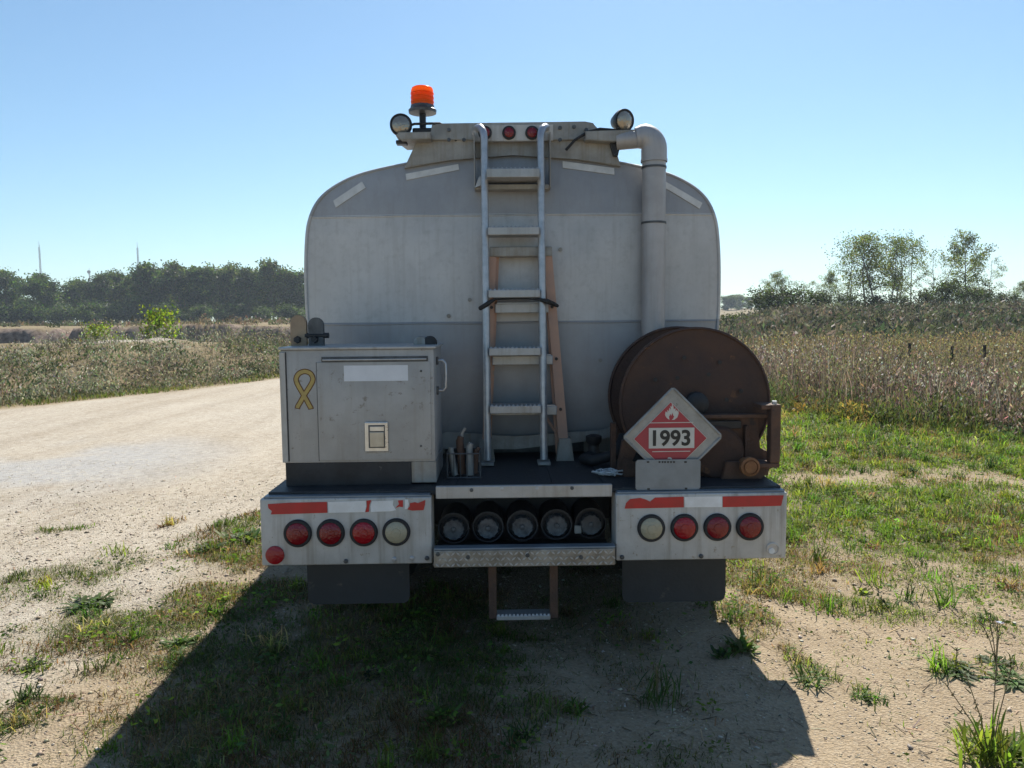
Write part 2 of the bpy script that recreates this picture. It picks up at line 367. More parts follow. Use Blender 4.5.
def leaves(P, size, cols, g=rng, aspect=0.55, flat=0.0):
    """rhombic leaves at points P, random directions"""
    n = len(P); a = rdir(n, g); a[:, 2] *= (1-flat); b_ = np.cross(a, rdir(n, g)); b_ /= np.linalg.norm(b_, axis=1, keepdims=True)+1e-9
    s = np.broadcast_to(np.asarray(size, float), (n,))[:, None]
    V = np.stack([P-a*s, P+b_*s*aspect, P+a*s, P-b_*s*aspect], 1).reshape(-1, 3)
    Q = np.arange(4*n).reshape(n, 4)
    return V, Q, np.repeat(cols, 4, 0)
def blades(P, h, w, lean, cols, g=rng, base_mul=0.8):
    """bent grass blades: one quad and one triangle each"""
    n = len(P); az = g.random(n)*2*math.pi; d = np.stack([np.cos(az), np.sin(az), 0*az], 1)
    yaw = g.random(n)*2*math.pi; s = np.stack([np.cos(yaw), np.sin(yaw), 0*yaw], 1)*(np.broadcast_to(w, (n,))[:, None])*0.5
    h = np.broadcast_to(h, (n,))[:, None]; ln = (np.broadcast_to(lean, (n,))*g.random(n))[:, None]
    up = np.array([[0, 0, 1.0]])
    m = P+up*h*0.55+d*h*ln*0.3; t = P+up*h*(1-0.35*ln)+d*h*ln
    V = np.stack([P-s, P+s, m+s*0.8, m-s*0.8, t], 1).reshape(-1, 3); i = np.arange(n)*5
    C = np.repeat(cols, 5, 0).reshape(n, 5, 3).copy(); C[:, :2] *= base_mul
    return V, np.stack([i, i+1, i+2, i+3], 1), np.stack([i+3, i+2, i+4], 1), C.reshape(-1, 3)
class Soup:
    def __init__(s): s.V = []; s.Q = []; s.T = []; s.C = []; s.n = 0
    def add(s, V, Q=None, T_=None, C=None):
        s.V.append(V); s.C.append(C)
        if Q is not None and len(Q): s.Q.append(Q+s.n)
        if T_ is not None and len(T_): s.T.append(T_+s.n)
        s.n += len(V)
    def leaf(s, *a, **k): V, Q, C = leaves(*a, **k); s.add(V, Q, None, C)
    def blade(s, *a, **k): V, Q, T_, C = blades(*a, **k); s.add(V, Q, T_, C)
    def mesh(s, name): return np_mesh(name, np.concatenate(s.V), np.concatenate(s.Q) if s.Q else None, np.concatenate(s.T) if s.T else None, np.concatenate(s.C))
def shade(base, n, g=rng, var=0.25, hue=0.12):
    base = np.asarray(base, float); c = np.broadcast_to(base, (n, 3))*(1+var*g.normal(size=(n, 1)))*(1+hue*g.normal(size=(n, 3)))
    return np.clip(c, 0.006, 0.8)
def palette(cols, w, n, g=rng, **k):
    cols = np.asarray(cols, float); i = g.choice(len(cols), n, p=np.asarray(w)/np.sum(w)); return shade(cols[i], n, g, **k)

# ================================================================== THE SETTING: terrain
def edge_s(x, y): return (x-EDGE_P[0])*EN[0]+(y-EDGE_P[1])*EN[1] + 0.9*(fbm(x, y, 5, 3)-0.5)       # >0: beyond the road's far side
def left_w(x, y): return sm(0.10, -0.12, x/np.maximum(y, 1.0))*sm(5, 9, y)
def height(x, y):
    x = np.asarray(x, float); y = np.asarray(y, float)
    h = 0.05*(fbm(x, y, 1.6, 3)-0.5)*sm(6, 3, np.abs(x)+0*y)+0.03*(fbm(x, y, 0.5, 2)-0.5)
    h = h+0.25*(fbm(x, y, 9, 3)-0.5)*sm(10, 22, np.hypot(x, y))
    h = h+1.2*(fbm(x+40, y, 90, 3)-0.5)*sm(60, 200, np.hypot(x, y))
    s = edge_s(x, y); lw = sm(0, 3, s)*sm(-0.05, -0.2, x/np.maximum(y, 1))
    h = h+lw*(0.10+0.15*sm(0, 4, s))
    # spoil heaps beside the road
    for cx, cy, rx, ry, a in ((-12.2, 25, 3.2, 3.0, 0.75), (-16.5, 26, 2.6, 3.0, 0.55), (-9.4, 28.5, 2.2, 3.5, 0.4), (-14.6, 20.5, 1.8, 1.7, 0.4), (-11.2, 21.0, 1.6, 1.8, 0.45), (-9.0, 24.0, 1.2, 1.5, 0.3)):
        h = h+a*np.exp(-((x-cx)/rx)**2-((y-cy)/ry)**2)*(0.7+0.6*fbm(x, y, 1.3, 3))
    # worked-out pit and its eroded far bank
    front = 62+9*(fbm(x, y*0+3, 14, 4)-0.5)+5.0*(fbm(x, y*0.3, 2.6, 4)-0.5)+2.4*(fbm(x+9, y*0.5, 0.9, 2)-0.5)-10*sm(-0.42, -0.34, x/np.maximum(y, 1))
    bank = sm(-0.06, -0.22, x/np.maximum(y, 1))
    h = h+bank*(-0.9*sm(30, 46, y)*(1-sm(0, 1, (y-front)/1.1))+(0.95+0.5*fbm(x, y, 8, 3))*sm(0, 1, (y-front)/1.9)*(1-0.35*sm(75, 130, y)))
    # brushy rise on the right
    rr = x/np.maximum(y, 1)
    h = h+sm(0.24, 0.40, rr)*sm(34, 62, y)*(1.75+1.1*(fbm(x, y, 14, 3)-0.5))*(1-0.3*sm(120, 300, y))
    h = h+sm(0.12, 0.2, rr)*sm(150, 420, y)*6*(1-sm(800, 1500, y))
    return h
# near-field grass cover, patch by patch (centre and half-size measured on the photograph, laid on the ground plane)
PATCH = [(150, 618, 140, 26, 1.0), (250, 590, 60, 24, .9), (240, 545, 50, 14, 1.0), (70, 526, 22, 4, .9), (210, 655, 80, 26, .9), (70, 648, 32, 9, .8), (110, 668, 34, 9, .9), (25, 700, 42, 14, .9),
         (90, 716, 70, 16, .5), (175, 745, 110, 22, .9), (235, 700, 60, 24, 1.0), (120, 615, 70, 12, .9), (270, 525, 30, 12, .9), (330, 660, 130, 50, 1.0), (260, 730, 140, 50, 1.0), (430, 700, 90, 40, .8), (420, 640, 90, 40, .5), (520, 660, 40, 20, .4),
         (580, 720, 40, 14, .5), (500, 745, 60, 14, .5), (655, 690, 22, 22, .4), (560, 640, 100, 14, .4), (180, 525, 12, 3, .6), (125, 560, 10, 2, .4), (12, 575, 12, 3, .5),
         (900, 440, 200, 25, 1.3), (800, 455, 60, 12, 1.0), (880, 508, 95, 28, 1.0), (985, 520, 70, 22, .9), (820, 520, 40, 14, .9), (960, 550, 70, 14, .7), (930, 490, 110, 12, .7),
         (760, 590, 60, 22, .85), (830, 600, 90, 18, .75), (745, 630, 26, 18, .9), (900, 605, 40, 10, .45), (735, 560, 40, 14, .7), (770, 560, 40, 20, .6), (830, 570, 70, 10, .4),
         (730, 655, 26, 10, .8), (800, 676, 22, 9, .8), (865, 692, 16, 6, .7), (985, 668, 50, 8, .6), (1005, 745, 46, 22, 1.0), (940, 670, 30, 6, .6), (890, 640, 20, 5, .4), (850, 640, 20, 5, .4), (1010, 590, 30, 12, .4), (760, 655, 12, 5, .5)]
def _ground_patches():
    out = []
    for px, py, rx, ry, a in PATCH:
        c = gr(px, py); e = gr(px+rx, py); n_, f_ = gr(px, py+ry), gr(px, py-ry)
        out.append((c[0], c[1], e[0]-c[0], max((f_[1]-n_[1])/2, 0.06), a))
    return out
GP = _ground_patches()
def cover(x, y):
    d = np.zeros_like(x)
    wx = x+0.75*(fbm(x, y, 0.6, 4)-0.5); wy = y+1.1*(fbm(x+31, y, 0.6, 4)-0.5)
    for cx, cy, rx, ry, a in GP:
        q = ((wx-cx)/rx)**2+((wy-cy)/ry)**2; d = np.maximum(d, a*np.clip(1.35-0.9*q, 0, 1))
    base = 0.8*sm(0.9, 1.8, x)*sm(3.9, 5.2, y-0.2*x)*sm(0.40, 0.60, fbm(x+70, y*0.6, 0.9, 4))+0.9*sm(2.2, 3.5, x)*sm(8.2, 9.5, y)
    base = base+0.30*sm(0.5, 0.64, fbm(x+13, y+41, 0.7, 4))*(1-roadm(x, y))+0.05*(1-roadm(x, y))
    d = np.maximum(0.85*d**1.3, base)
    d = np.maximum(d, 0.32*sm(1.1, 0.6, x)*sm(-0.5, 0.2, x)*sm(4.9, 4.2, y)*sm(0.42, 0.56, fbm(x+5, y+77, 0.4, 4)))
    d = np.maximum(d, 0.75*sm(0.55, -0.4, x)*sm(-1.9, -1.2, x)*sm(4.9, 4.2, y)*sm(0.33, 0.5, fbm(x+19, y+3, 0.55, 4)))  # grass inside the truck's shadow, thickened to deepen the shade
    return np.clip(d*(0.2+1.75*fbm(x, y, 0.30, 4)**1.2), 0, 1.3)
def roadm(x, y): return sm(-1.2, -2.2, x)*sm(4.6, 5.4, y+0.3*(x+2))
def roadmask(x, y):
    near = -1.75+0.16*(y-5.6)*0.55+1.1*(fbm(x, y, 1.4, 3)-0.5)
    return sm(0.5, -0.5, x-near)*sm(0.35, -0.1, edge_s(x, y))
def axis_lines(a, n, s0):                       # dense near 0, reaching far out
    t = np.linspace(-1, 1, n); k = np.arcsinh(a/s0); return s0*np.sinh(t*k)
gx = axis_lines(1100, 250, 1.6); gy = 5.0+axis_lines(1100, 340, 2.2)
gx = np.unique(np.concatenate([gx, np.arange(-56, -8, 0.55)])); gy = np.unique(np.concatenate([gy, np.arange(44, 72, 0.42)]))
GX, GY = np.meshgrid(gx, gy); GH = height(GX, GY)
cov = np.where(np.hypot(GX, GY) < 20, cover(GX, GY), 0)
far_veg = sm(0.0, 0.6, edge_s(GX, GY))*left_w(GX, GY)
far_veg = np.maximum(far_veg, sm(8.5, 11, GY)*sm(2.5, 4, GX)); far_veg = np.maximum(far_veg, sm(40, 60, np.hypot(GX, GY)))
far_veg = np.maximum(far_veg, sm(0.5, -2.5, GY)*0.4)  # unseen ground behind the camera, part grass-toned to tune the bounce light
slope = np.hypot(*np.gradient(GH, gy, gx))
clay = sm(0.25, 0.7, slope)*sm(-0.08, -0.2, GX/np.maximum(GY, 1))*sm(40, 50, GY)*sm(100, 80, GY)
clay = np.maximum(clay, 0.75*np.exp(-((GY-84-0.05*GX)/3.0)**2)*sm(-10, -20, GX))
heap = np.zeros_like(GX)
for cx, cy, rx, ry, a in ((-12.4, 26.0, 3.0, 1.6, 1), (-16.8, 26.5, 2.6, 1.4, .8)): heap = np.maximum(heap, a*np.exp(-((GX-cx)/rx)**2-((GY-cy)/ry)**2))
veg = np.clip(np.maximum(cov*0.9, far_veg*0.95)*(1-sm(0.35, 0.75, heap)), 0, 1)
road = roadmask(GX, GY)
pc = gr(50, 465); pale = 0.95*np.clip(1.2-((GX-pc[0])/2.1)**2-((GY-pc[1])/2.3)**2, 0, 1)*sm(0.30, 0.55, fbm(GX, GY, 1.4, 4))
pale = np.maximum(pale, 0.7*np.exp(-((GY-86-0.05*GX)/1.6)**2)*sm(-10, -20, GX)*sm(-150, -100, GX))
pale = np.maximum(pale, sm(0.35, 0.75, heap)*0.5)
NX, NY = len(gx), len(gy)
idx = np.arange(NX*NY).reshape(NY, NX)
quads = np.stack([idx[:-1, :-1], idx[:-1, 1:], idx[1:, 1:], idx[1:, :-1]], -1).reshape(-1, 4)
Vg = np.stack([GX, GY, GH], -1).reshape(-1, 3)
qc = Vg[quads].mean(1); is_road = roadmask(qc[:, 0], qc[:, 1]) > 0.5
def sub_mesh(name, q):
    used, inv = np.unique(q, return_inverse=True)
    me = np_mesh(name, Vg[used], inv.reshape(-1, 4), attrs={'veg': veg.ravel()[used], 'road': road.ravel()[used], 'pale': pale.ravel()[used], 'clay': clay.ravel()[used]})
    me.polygons.foreach_set('use_smooth', np.ones(len(me.polygons), bool)); return me
tag(link('ground', sub_mesh('ground', quads[~is_road]), ground_m), 'dry tan gravel and dirt ground with patchy grass', kind='structure')
tag(link('gravel_road', sub_mesh('gravel_road', quads[is_road]), ground_m), 'pale gravel road running past the truck', kind='structure')

# ================================================================== THE TRUCK
TX = 0.10
truck = empty('tanker_truck', (TX, 4.6, 0), 'old grey aluminium fuel tanker truck parked on the gravel, seen from behind', 'truck')

# ---- tank: smooth outline, dished rear head
PROF = [(0.885, 0.0), (0.90, 0.35), (0.955, 0.75), (1.08, 1.02), (1.28, 1.165), (1.55, 1.207), (1.84, 1.214), (2.07, 1.203), (2.20, 1.178), (2.305, 1.12), (2.385, 1.02), (2.45, 0.87), (2.505, 0.62), (2.55, 0.33), (2.567, 0.0)]
TC = 0.085; TCZ = 1.74; TY = 4.5
def spline(P, per=8):
    P = [np.array(p) for p in P]; out = []
    for i in range(len(P)-1):
        a, b_, c, d = P[max(i-1, 0)], P[i], P[i+1], P[min(i+2, len(P)-1)]
        if i == 0: a = b_*[1, 1]-(c-b_)*[-1, 1]
        if i == len(P)-2: d = c+(c-b_)*[-1, 1]
        for t in np.linspace(0, 1, per, endpoint=False):
            out.append(0.5*((2*b_)+(-a+c)*t+(2*a-5*b_+4*c-d)*t*t+(-a+3*b_-3*c+d)*t**3))
    out.append(P[-1]); return np.array(out)
half = spline(PROF, 6)
outl = [(TC+w, z) for z, w in half]+[(TC-w, z) for z, w in half[::-1][1:-1]]
OA = np.array(outl)
_ang = np.arctan2(OA[:, 1]-TCZ, OA[:, 0]-TC); _rad = np.hypot(OA[:, 0]-TC, OA[:, 1]-TCZ); _o = np.argsort(_ang)
def rho(x, z):
    return math.hypot(x-TC, z-TCZ)/np.interp(math.atan2(z-TCZ, x-TC), _ang[_o], _rad[_o], period=2*math.pi)
HEADP = [(1.0, 0.03), (0.998, 0.012), (0.99, 0.0), (0.975, -0.006), (0.9, -0.022), (0.75, -0.045), (0.5, -0.068), (0.25, -0.08), (0.06, -0.084)]
def head_y(x, z):
    r = rho(x, z); rs = [h[0] for h in HEADP][::-1]; ys = [h[1] for h in HEADP][::-1]
    return TY+float(np.interp(r, rs, ys))
def tank_mesh():
    bm = bmesh.new(); rings = []
    for sc, dy in [(0.99, 6.2), (1.0, 6.1)]+[(1.0, 5.9-0.98*k) for k in range(6)]+HEADP:
        rings.append([bm.verts.new((TC+(x-TC)*sc, TY+dy, TCZ+(z-TCZ)*sc)) for x, z in outl])
    n = len(outl)
    for a, b_ in zip(rings, rings[1:]):
        for k in range(n): bm.faces.new((a[k], a[(k+1) % n], b_[(k+1) % n], b_[k]))
    bm.faces.new(rings[-1]); bm.faces.new(rings[0][::-1]); return bm
tank = obj('tank', tank_mesh(), tank_m, truck, True)
def on_head(x, z, off=0.004): return Vector((x, head_y(x, z)-off, z))
for zz in (1.583, 2.193):                       # weld beads between the sheets
    hw = float(np.interp(zz, half[:, 0], half[:, 1]))-0.03
    obj('weld_seam', T([on_head(TC+x, zz+0.002*math.sin(9*x), 0.0) for x in np.linspace(-hw, hw, 40)], 0.006, 6), tank_m, tank, True)
rim = [(TC+(x-TC)*0.985, TY-0.004, TCZ+(z-TCZ)*0.985) for x, z in outl]
obj('rim_bead', T(rim+[rim[0]], 0.008, 6, False), tank_m, tank, True)
def head_strip(name, pts, mat, off=0.006):
    """thin plate following the head, corners in photo order"""
    bm = bmesh.new(); c = [at(px, py, 4.45) for px, py in pts]; n = 10; g = []
    for i in range(n+1):
        t = i/n; a = c[0]*(1-t)+c[1]*t; b_ = c[3]*(1-t)+c[2]*t
        g.append([bm.verts.new(on_head(p[0], p[2], o_)) for p, o_ in ((a, off), (b_, off), (b_, 0.001), (a, 0.001))])
    for a, b_ in zip(g, g[1:]):
        for k in range(4): bm.faces.new((a[k], a[(k+1) % 4], b_[(k+1) % 4], b_[k]))
    bm.faces.new(g[0]); bm.faces.new(g[-1][::-1]); return obj(name, bm, mat, tank)
head_strip('reflective_strip', [(332, 200), (361, 180.5), (365, 187), (335, 207)], grey_tape)
head_strip('reflective_strip', [(405, 173), (458, 163), (459, 169), (406, 179.5)], grey_tape)
head_strip('reflective_strip', [(563, 160), (615, 167), (615, 174), (563, 167)], grey_tape)
head_strip('reflective_strip', [(664, 179), (704, 202), (701, 208), (664, 186)], grey_tape)
for px, py in ((449, 316), (560, 250), (600, 360), (470, 300)):
    p = on_head(*at(px, py, 4.45)[[0, 2]]); obj('bolt_head', Cy(p+Vector((0, .003, 0)), p-Vector((0, .006, 0)), 0.012, n=8), alu_dirty, tank)
obj('tank_skirt', B(TC-0.8, TC+0.8, 4.62, 10.0, 0.70, 0.93), darksteel, truck)
for sx in (-1, 1):
    obj('support_bracket', Pr([(TC+sx*0.42, 0.80), (TC+sx*0.9, 0.80), (TC+sx*0.9, 1.0), (TC+sx*0.42, 0.93)], 4.60, 4.64), alu_dirty, truck)
obj('tank_sill', Pr([(TC-0.62, 0.86), (TC-0.40, 0.955), (TC, 0.925), (TC+0.5, 0.955), (TC+0.8, 1.03), (TC+0.8, 0.99), (TC+0.5, 0.90), (TC, 0.85)], 4.43, 4.46), alu_dirty, truck)

# ---- overturn rail on top of the tank
def W(px, py, Y=4.46): p = at(px, py, Y); return (p[0], p[2])
rail = obj('overturn_rail', Pr([W(404, 168), W(417, 140), W(440, 138), W(606, 136), W(612, 137), W(621, 166), W(575, 159), W(513, 155), W(450, 160)], 4.46, 9.6, 0.006), alu_dirty, truck)
obj('rear_plate', Pr([W(429, 140, 4.44), W(432, 125, 4.44), W(437, 123.5, 4.44), W(585, 121.5, 4.44), W(593, 123, 4.44), W(598, 130, 4.44), W(606, 133, 4.44), W(606, 140, 4.44)], 4.435, 4.452, 0.004), alu_dirty, rail)
obj('shelf_plate', Pr([W(398, 139.5), W(401, 136.5), W(432, 136), W(432, 142.5), W(404, 144)], 4.36, 4.62, 0.004), alu_dirty, rail)
obj('shelf_plate', Pr([W(584, 134.5), W(640, 132.5), W(640, 137), W(612, 144.5), W(584, 143)], 4.38, 4.62, 0.004), alu_dirty, rail)
obj('gusset_plate', Pr([W(609, 143), W(620, 143), W(617, 157), W(613, 157)], 4.42, 4.5), blacksteel, rail)
obj('light_panel', Pr([W(474, 126, 4.42), W(553, 125, 4.42), W(553, 141, 4.42), W(474, 142, 4.42)], 4.405, 4.432, 0.003), bump_m, rail)
for px in (485, 509, 532):
    p = at(px, 133, 4.405)
    ml = obj('marker_light', Lt([(0.038, 0.0), (0.038, -0.01), (0.029, -0.014)], p, 'Y'), rubber, rail, True)
    obj('lens', Lt([(0.028, -0.012), (0.026, -0.018), (0.014, -0.023), (0.001, -0.024)], p, 'Y'), red_lens, ml, True)
for px, py in ((449, 130), (449, 140), (464, 140), (560, 128), (574, 127), (586, 130), (560, 140)):
    p = at(px, py, 4.435); obj('bolt_head', Cy(p, p-np.array([0, .01, 0]), 0.011, n=6), darksteel, rail)

# ---- ladder fixed to the rear
lad = empty('access_ladder', (0.083, 4.2, 0.82), parent=truck)
LX = (-0.072, 0.238)
for x in LX:
    arc = [(x+np.sign(x-0.08)*0.035*(1-math.cos(a)), 4.335+0.07*(1-math.cos(a)), 2.585+0.085*math.sin(a)) for a in np.linspace(0.15, 2.6, 10)]
    obj('rail', T([(x, 4.20, 0.83), (x, 4.24, 1.4), (x, 4.30, 2.2), (x, 4.335, 2.58)]+arc+[(x+0.10*np.sign(x-0.08), 4.52, 2.60)], 0.021, 12), alu_rail, lad, True)
    obj('foot_plate', B(x-0.035, x+0.035, 4.15, 4.26, 0.806, 0.822, 0.003), alu_dirty, lad)
def serrated(x0, x1, y0, y1, z0, z1, n=12):
    bm = B(x0, x1, y0, y1, z0, z1, 0.003)
    for k in range(n):
        xx = x0+(k+.5)*(x1-x0)/n; bmesh.ops.create_cone(bm, cap_ends=True, segments=6, radius1=0.008, radius2=0.004, depth=0.008, matrix=Matrix.Translation((xx, y0+0.008, z1+0.003)))
    return bm
for z, y in ((2.085, 4.285), (1.745, 4.262), (1.43, 4.24), (1.115, 4.222)):
    obj('step', serrated(LX[0]+0.015, LX[1]-0.015, y-0.05, y+0.10, z-0.024, z+0.018), alu, lad)
pf = obj('top_step', serrated(LX[0]+0.012, LX[1]-0.012, 4.22, 4.42, 2.365, 2.412), alu, lad)
obj('step_lip', B(LX[0]-0.055, LX[1]+0.05, 4.36, 4.44, 2.325, 2.352, 0.003), alu_dirty, pf)
for x in (-0.128, 0.292):
    obj('side_plate', Pr([(x-0.003, 2.33), (x+0.003, 2.33), (x+0.003, 2.63), (x-0.003, 2.63)], 4.34, 4.46), alu_dirty, pf)
obj('gusset_plate', Pr([(-0.126, 2.33), (-0.085, 2.345), (-0.085, 2.40), (-0.105, 2.385)], 4.33, 4.36), alu, pf)

# ---- beacon and spotlights
bc = empty('beacon', at(423, 137, 4.5), parent=truck); p = at(423, 136, 4.5)
obj('post', Cy(p, p+np.array([0, 0, .16]), 0.019, n=12), blacksteel, bc, True)
obj('bracket', B(p[0]-0.055, p[0]+0.16, 4.45, 4.53, p[2]-0.02, p[2]+0.035, 0.008), blacksteel, bc)
zb = at(423, 114, 4.5)[2]
obj('base', Lt([(0.04, 0), (0.078, 0.004), (0.08, 0.02), (0.068, 0.03), (0.066, 0.045)], (p[0], 4.5, zb), n=32), darksteel, bc, True)
ln_ = obj('lens', Lt([(0.064, 0.045), (0.064, 0.06), (0.0625, 0.13), (0.058, 0.142), (0.05, 0.147), (0.001, 0.149)], (p[0], 4.5, zb), n=32), amber_m, bc, True)
for zz in (0.062, 0.085, 0.108): obj('lens_ring', Lt([(0.0645, zz), (0.0665, zz+0.004), (0.0645, zz+0.008)], (p[0], 4.5, zb), n=32), amber_m, ln_, True)
obj('cable', T([(p[0]-0.11, 4.44, p[2]+0.03), (p[0]-0.04, 4.43, p[2]+0.05), (p[0]+0.1, 4.44, p[2]+0.055), (p[0]+0.17, 4.45, p[2]+0.02), (p[0]+0.19, 4.45, p[2]-0.04)], 0.007, 6), rubber, bc, True)
def spotlight(c, tilt, r, squash=1.0):
    root = empty('spotlight', (c[0], c[1], c[2]-0.08), parent=truck)
    rot = Matrix.Translation(c) @ Matrix.Rotation(tilt[1], 4, 'Z') @ Matrix.Rotation(tilt[0], 4, 'X')
    def part(name, prof, mat):
        bm = lathe(bmesh.new(), prof, (0, 0, 0), 'Y', 32); bmesh.ops.transform(bm, matrix=rot, verts=bm.verts); obj(name, bm, mat, root, True)
    part('housing', [(r*0.9, -0.004), (r, -0.01), (r, 0.012), (r*0.92, 0.03), (r*0.6, 0.08), (r*0.3, 0.10)], blacksteel)
    part('lens', [(r*0.82, -0.006), (r*0.76, -0.012), (r*0.45, -0.02), (0.001, -0.023)], spot_lens)
    obj('stalk', Cy((c[0], c[1]+0.02, c[2]-r-0.035), (c[0], c[1]+0.02, c[2]-r*0.6), 0.012, n=10), blacksteel, root)
    obj('foot', B(c[0]-0.03, c[0]+0.03, c[1]-0.01, c[1]+0.05, c[2]-r-0.042, c[2]-r-0.022, 0.004), blacksteel, root)
    return root
spotlight(Vector(at(401, 125, 4.42)), (R(-4), R(6)), 0.062)
spotlight(Vector(at(624, 120.5, 4.40)), (R(6), R(26)), 0.062)
cab_pts = [at(x, y, 4.40) for x, y in ((566, 150), (575, 140), (588, 132), (600, 129), (612, 130), (626, 132), (634, 137), (641, 146))]
obj('cable', T(cab_pts, 0.009, 6), rubber, rail, True)

# ---- vent pipe
px_, py_ = 0.874, 4.375
vp = obj('vent_pipe', T([(px_, py_, 0.95), (px_, py_, 2.0), (px_, py_, 2.50)], 0.066, 28), pipe_m, truck, True)
el = [(px_-0.07*(1-math.cos(a)), py_+0.01*(1-math.cos(a)), 2.54+0.07*math.sin(a)) for a in np.linspace(0, math.pi/2, 9)]
obj('elbow', T([(px_, py_, 2.47)]+el+[(px_-0.10, py_+0.012, 2.606)], [0.0715]*9+[0.066, 0.056], 28), pipe_m, vp, True)
obj('cross_pipe', T([(px_-0.07, py_+0.02, 2.602), (px_-0.20, py_+0.05, 2.598)], 0.05, 24), pipe_m, vp, True)
for z in (2.44, 2.135): obj('clamp_ring', Lt([(0.066, -0.006), (0.0695, -0.006), (0.0695, 0.006), (0.066, 0.006)], (px_, py_, z), n=28), darksteel, vp, True)
obj('clamp_ring', Lt([(0.066, -0.008), (0.074, -0.008), (0.074, 0.008), (0.066, 0.008)], (px_, py_, 2.478), n=28), pipe_m, vp, True)
obj('hanger', B(px_-0.03, px_+0.03, py_+0.05, 4.46, 1.75, 1.79), alu_dirty, vp)

# ---- deck, bumper halves, lamps
DZ = 0.80
obj('deck', B(-1.10, 1.335, 3.60, 4.62, 0.776, DZ, 0.004), deck_m, truck)
for x in np.linspace(-0.25, 0.5, 4): obj('deck_rib', B(x, x+0.03, 3.63, 4.5, DZ, DZ+0.006), deck_m, truck)
def bumper(x0, x1, name='bumper'):
    bm = B(x0, x1, 3.55, 3.70, 0.46, 0.778, 0.007, 3)
    return obj(name, bm, bump_m, truck, True)
bl = bumper(-1.126, -0.328); br = bumper(0.539, 1.348)
obj('top_flange', B(-1.11, -0.334, 3.56, 3.74, 0.778, 0.788, 0.003), plate_m, bl); obj('top_flange', B(0.545, 1.34, 3.56, 3.74, 0.778, 0.788, 0.003), plate_m, br)
def lamp(par, c, r, mat, name='tail_lamp'):
    lm = obj(name, Lt([(r, 0.0), (r, -0.010), (r*0.93, -0.016), (r*0.80, -0.017), (r*0.79, -0.008)], c, 'Y', 40), rubber, par, True)
    obj('lens', Lt([(r*0.79, -0.008), (r*0.78, -0.016), (r*0.66, -0.022), (r*0.3, -0.026), (0.001, -0.027)], c, 'Y', 36), mat, lm, True)
    if r > 0.05: obj('lens_centre', Lt([(r*0.34, -0.025), (r*0.32, -0.029), (0.001, -0.031)], c, 'Y', 24), mat, lm, True)
for px, py, m_, nm in ((298, 534, red_lens, 'tail_lamp'), (331, 533, red_lens, 'tail_lamp'), (364, 532, red_lens_b, 'tail_lamp'), (396.5, 531, clear_lens, 'reverse_lamp')):
    c = at(px, py, 3.55); lamp(bl, (c[0], 3.55, 0.615), 0.0655, m_, nm)
for px, py, m_, nm in ((651, 528, clear_lens, 'reverse_lamp'), (684, 527.5, red_lens_b, 'tail_lamp'), (717, 527, red_lens, 'tail_lamp'), (749.5, 526.5, red_lens, 'tail_lamp')):
    c = at(px, py, 3.55); lamp(br, (c[0], 3.55, 0.617), 0.0655, m_, nm)
obj('reflector', Lt([(0.044, 0), (0.043, -0.008), (0.036, -0.012), (0.001, -0.014)], (-1.063, 3.55, 0.512), 'Y', 28), red_lens_b, bl, True)
obj('reflector_socket', Lt([(0.031, 0), (0.031, -0.003), (0.026, -0.004), (0.025, -0.001), (0.001, -0.001)], (1.283, 3.55, 0.508), 'Y', 24), alu_rail, br, True)
obj('socket_rest', Lt([(0.015, 0), (0.014, -0.005), (0.001, -0.005)], (1.278, 3.55, 0.498), 'Y', 16), white_tape, br)
def strip(par, pts, mat, Y=3.549):
    obj('reflective_tape', Pr([tuple(at(x, y, 3.55)[[0, 2]]) for x, y in pts], Y-0.002, Y, 0), mat, par)
strip(bl, [(268, 504), (290, 502.6), (327, 501.8), (327.5, 512.6), (300, 513.5), (271, 514.3), (272, 511), (268.5, 508)], red_tape)
strip(bl, [(328, 501.8), (350, 501.3), (366, 500.5), (366.4, 506), (365, 512), (340, 512.5), (328.5, 512.7)], white_tape)
strip(bl, [(366.6, 500.6), (371.5, 500), (369.5, 505), (369, 511.6), (365.4, 512), (367, 506)], red_tape)
strip(bl, [(372, 501), (385, 500.6), (393.5, 500.3), (393, 505), (396, 510), (390, 511.2), (371, 511.8), (370.5, 506)], white_tape)
strip(bl, [(398, 500.4), (403, 500), (403, 507), (399, 506.5), (395.5, 508), (399, 504)], red_tape)
strip(bl, [(405, 499.6), (408, 499.4), (409, 504), (408, 509), (404.8, 509)], white_tape)
strip(bl, [(410, 503), (415, 502), (418, 503), (425.5, 499.8), (425, 505), (423.5, 510), (412, 510.5), (407, 509), (410, 506)], red_tape)
strip(br, [(624.5, 508.5), (626, 503), (630, 499), (640, 497.8), (646, 499.5), (650, 501.5), (655, 497.5), (683.5, 496.6), (683.7, 507.2), (650, 508)], red_tape)
strip(br, [(684.3, 496.7), (722, 496.2), (722, 507), (684.5, 507.2)], white_tape)
strip(br, [(722.6, 496.4), (760, 495.6), (783.5, 495.2), (782, 501), (781, 505.6), (760, 506.3), (722.6, 507)], red_tape)
for par, L_ in ((bl, ((346, 561), (394.5, 559), (412, 558), (427, 558))), (br, ((622, 557), (701, 556)))):
    for px, py in L_:
        c = at(px, py, 3.55); obj('bolt_head', Lt([(0.011, 0), (0.011, -0.006), (0.006, -0.009), (0.001, -0.009)], (c[0], 3.55, c[2]), 'Y', 8), alu_rail if px in (394.5, 412) else darksteel, par)

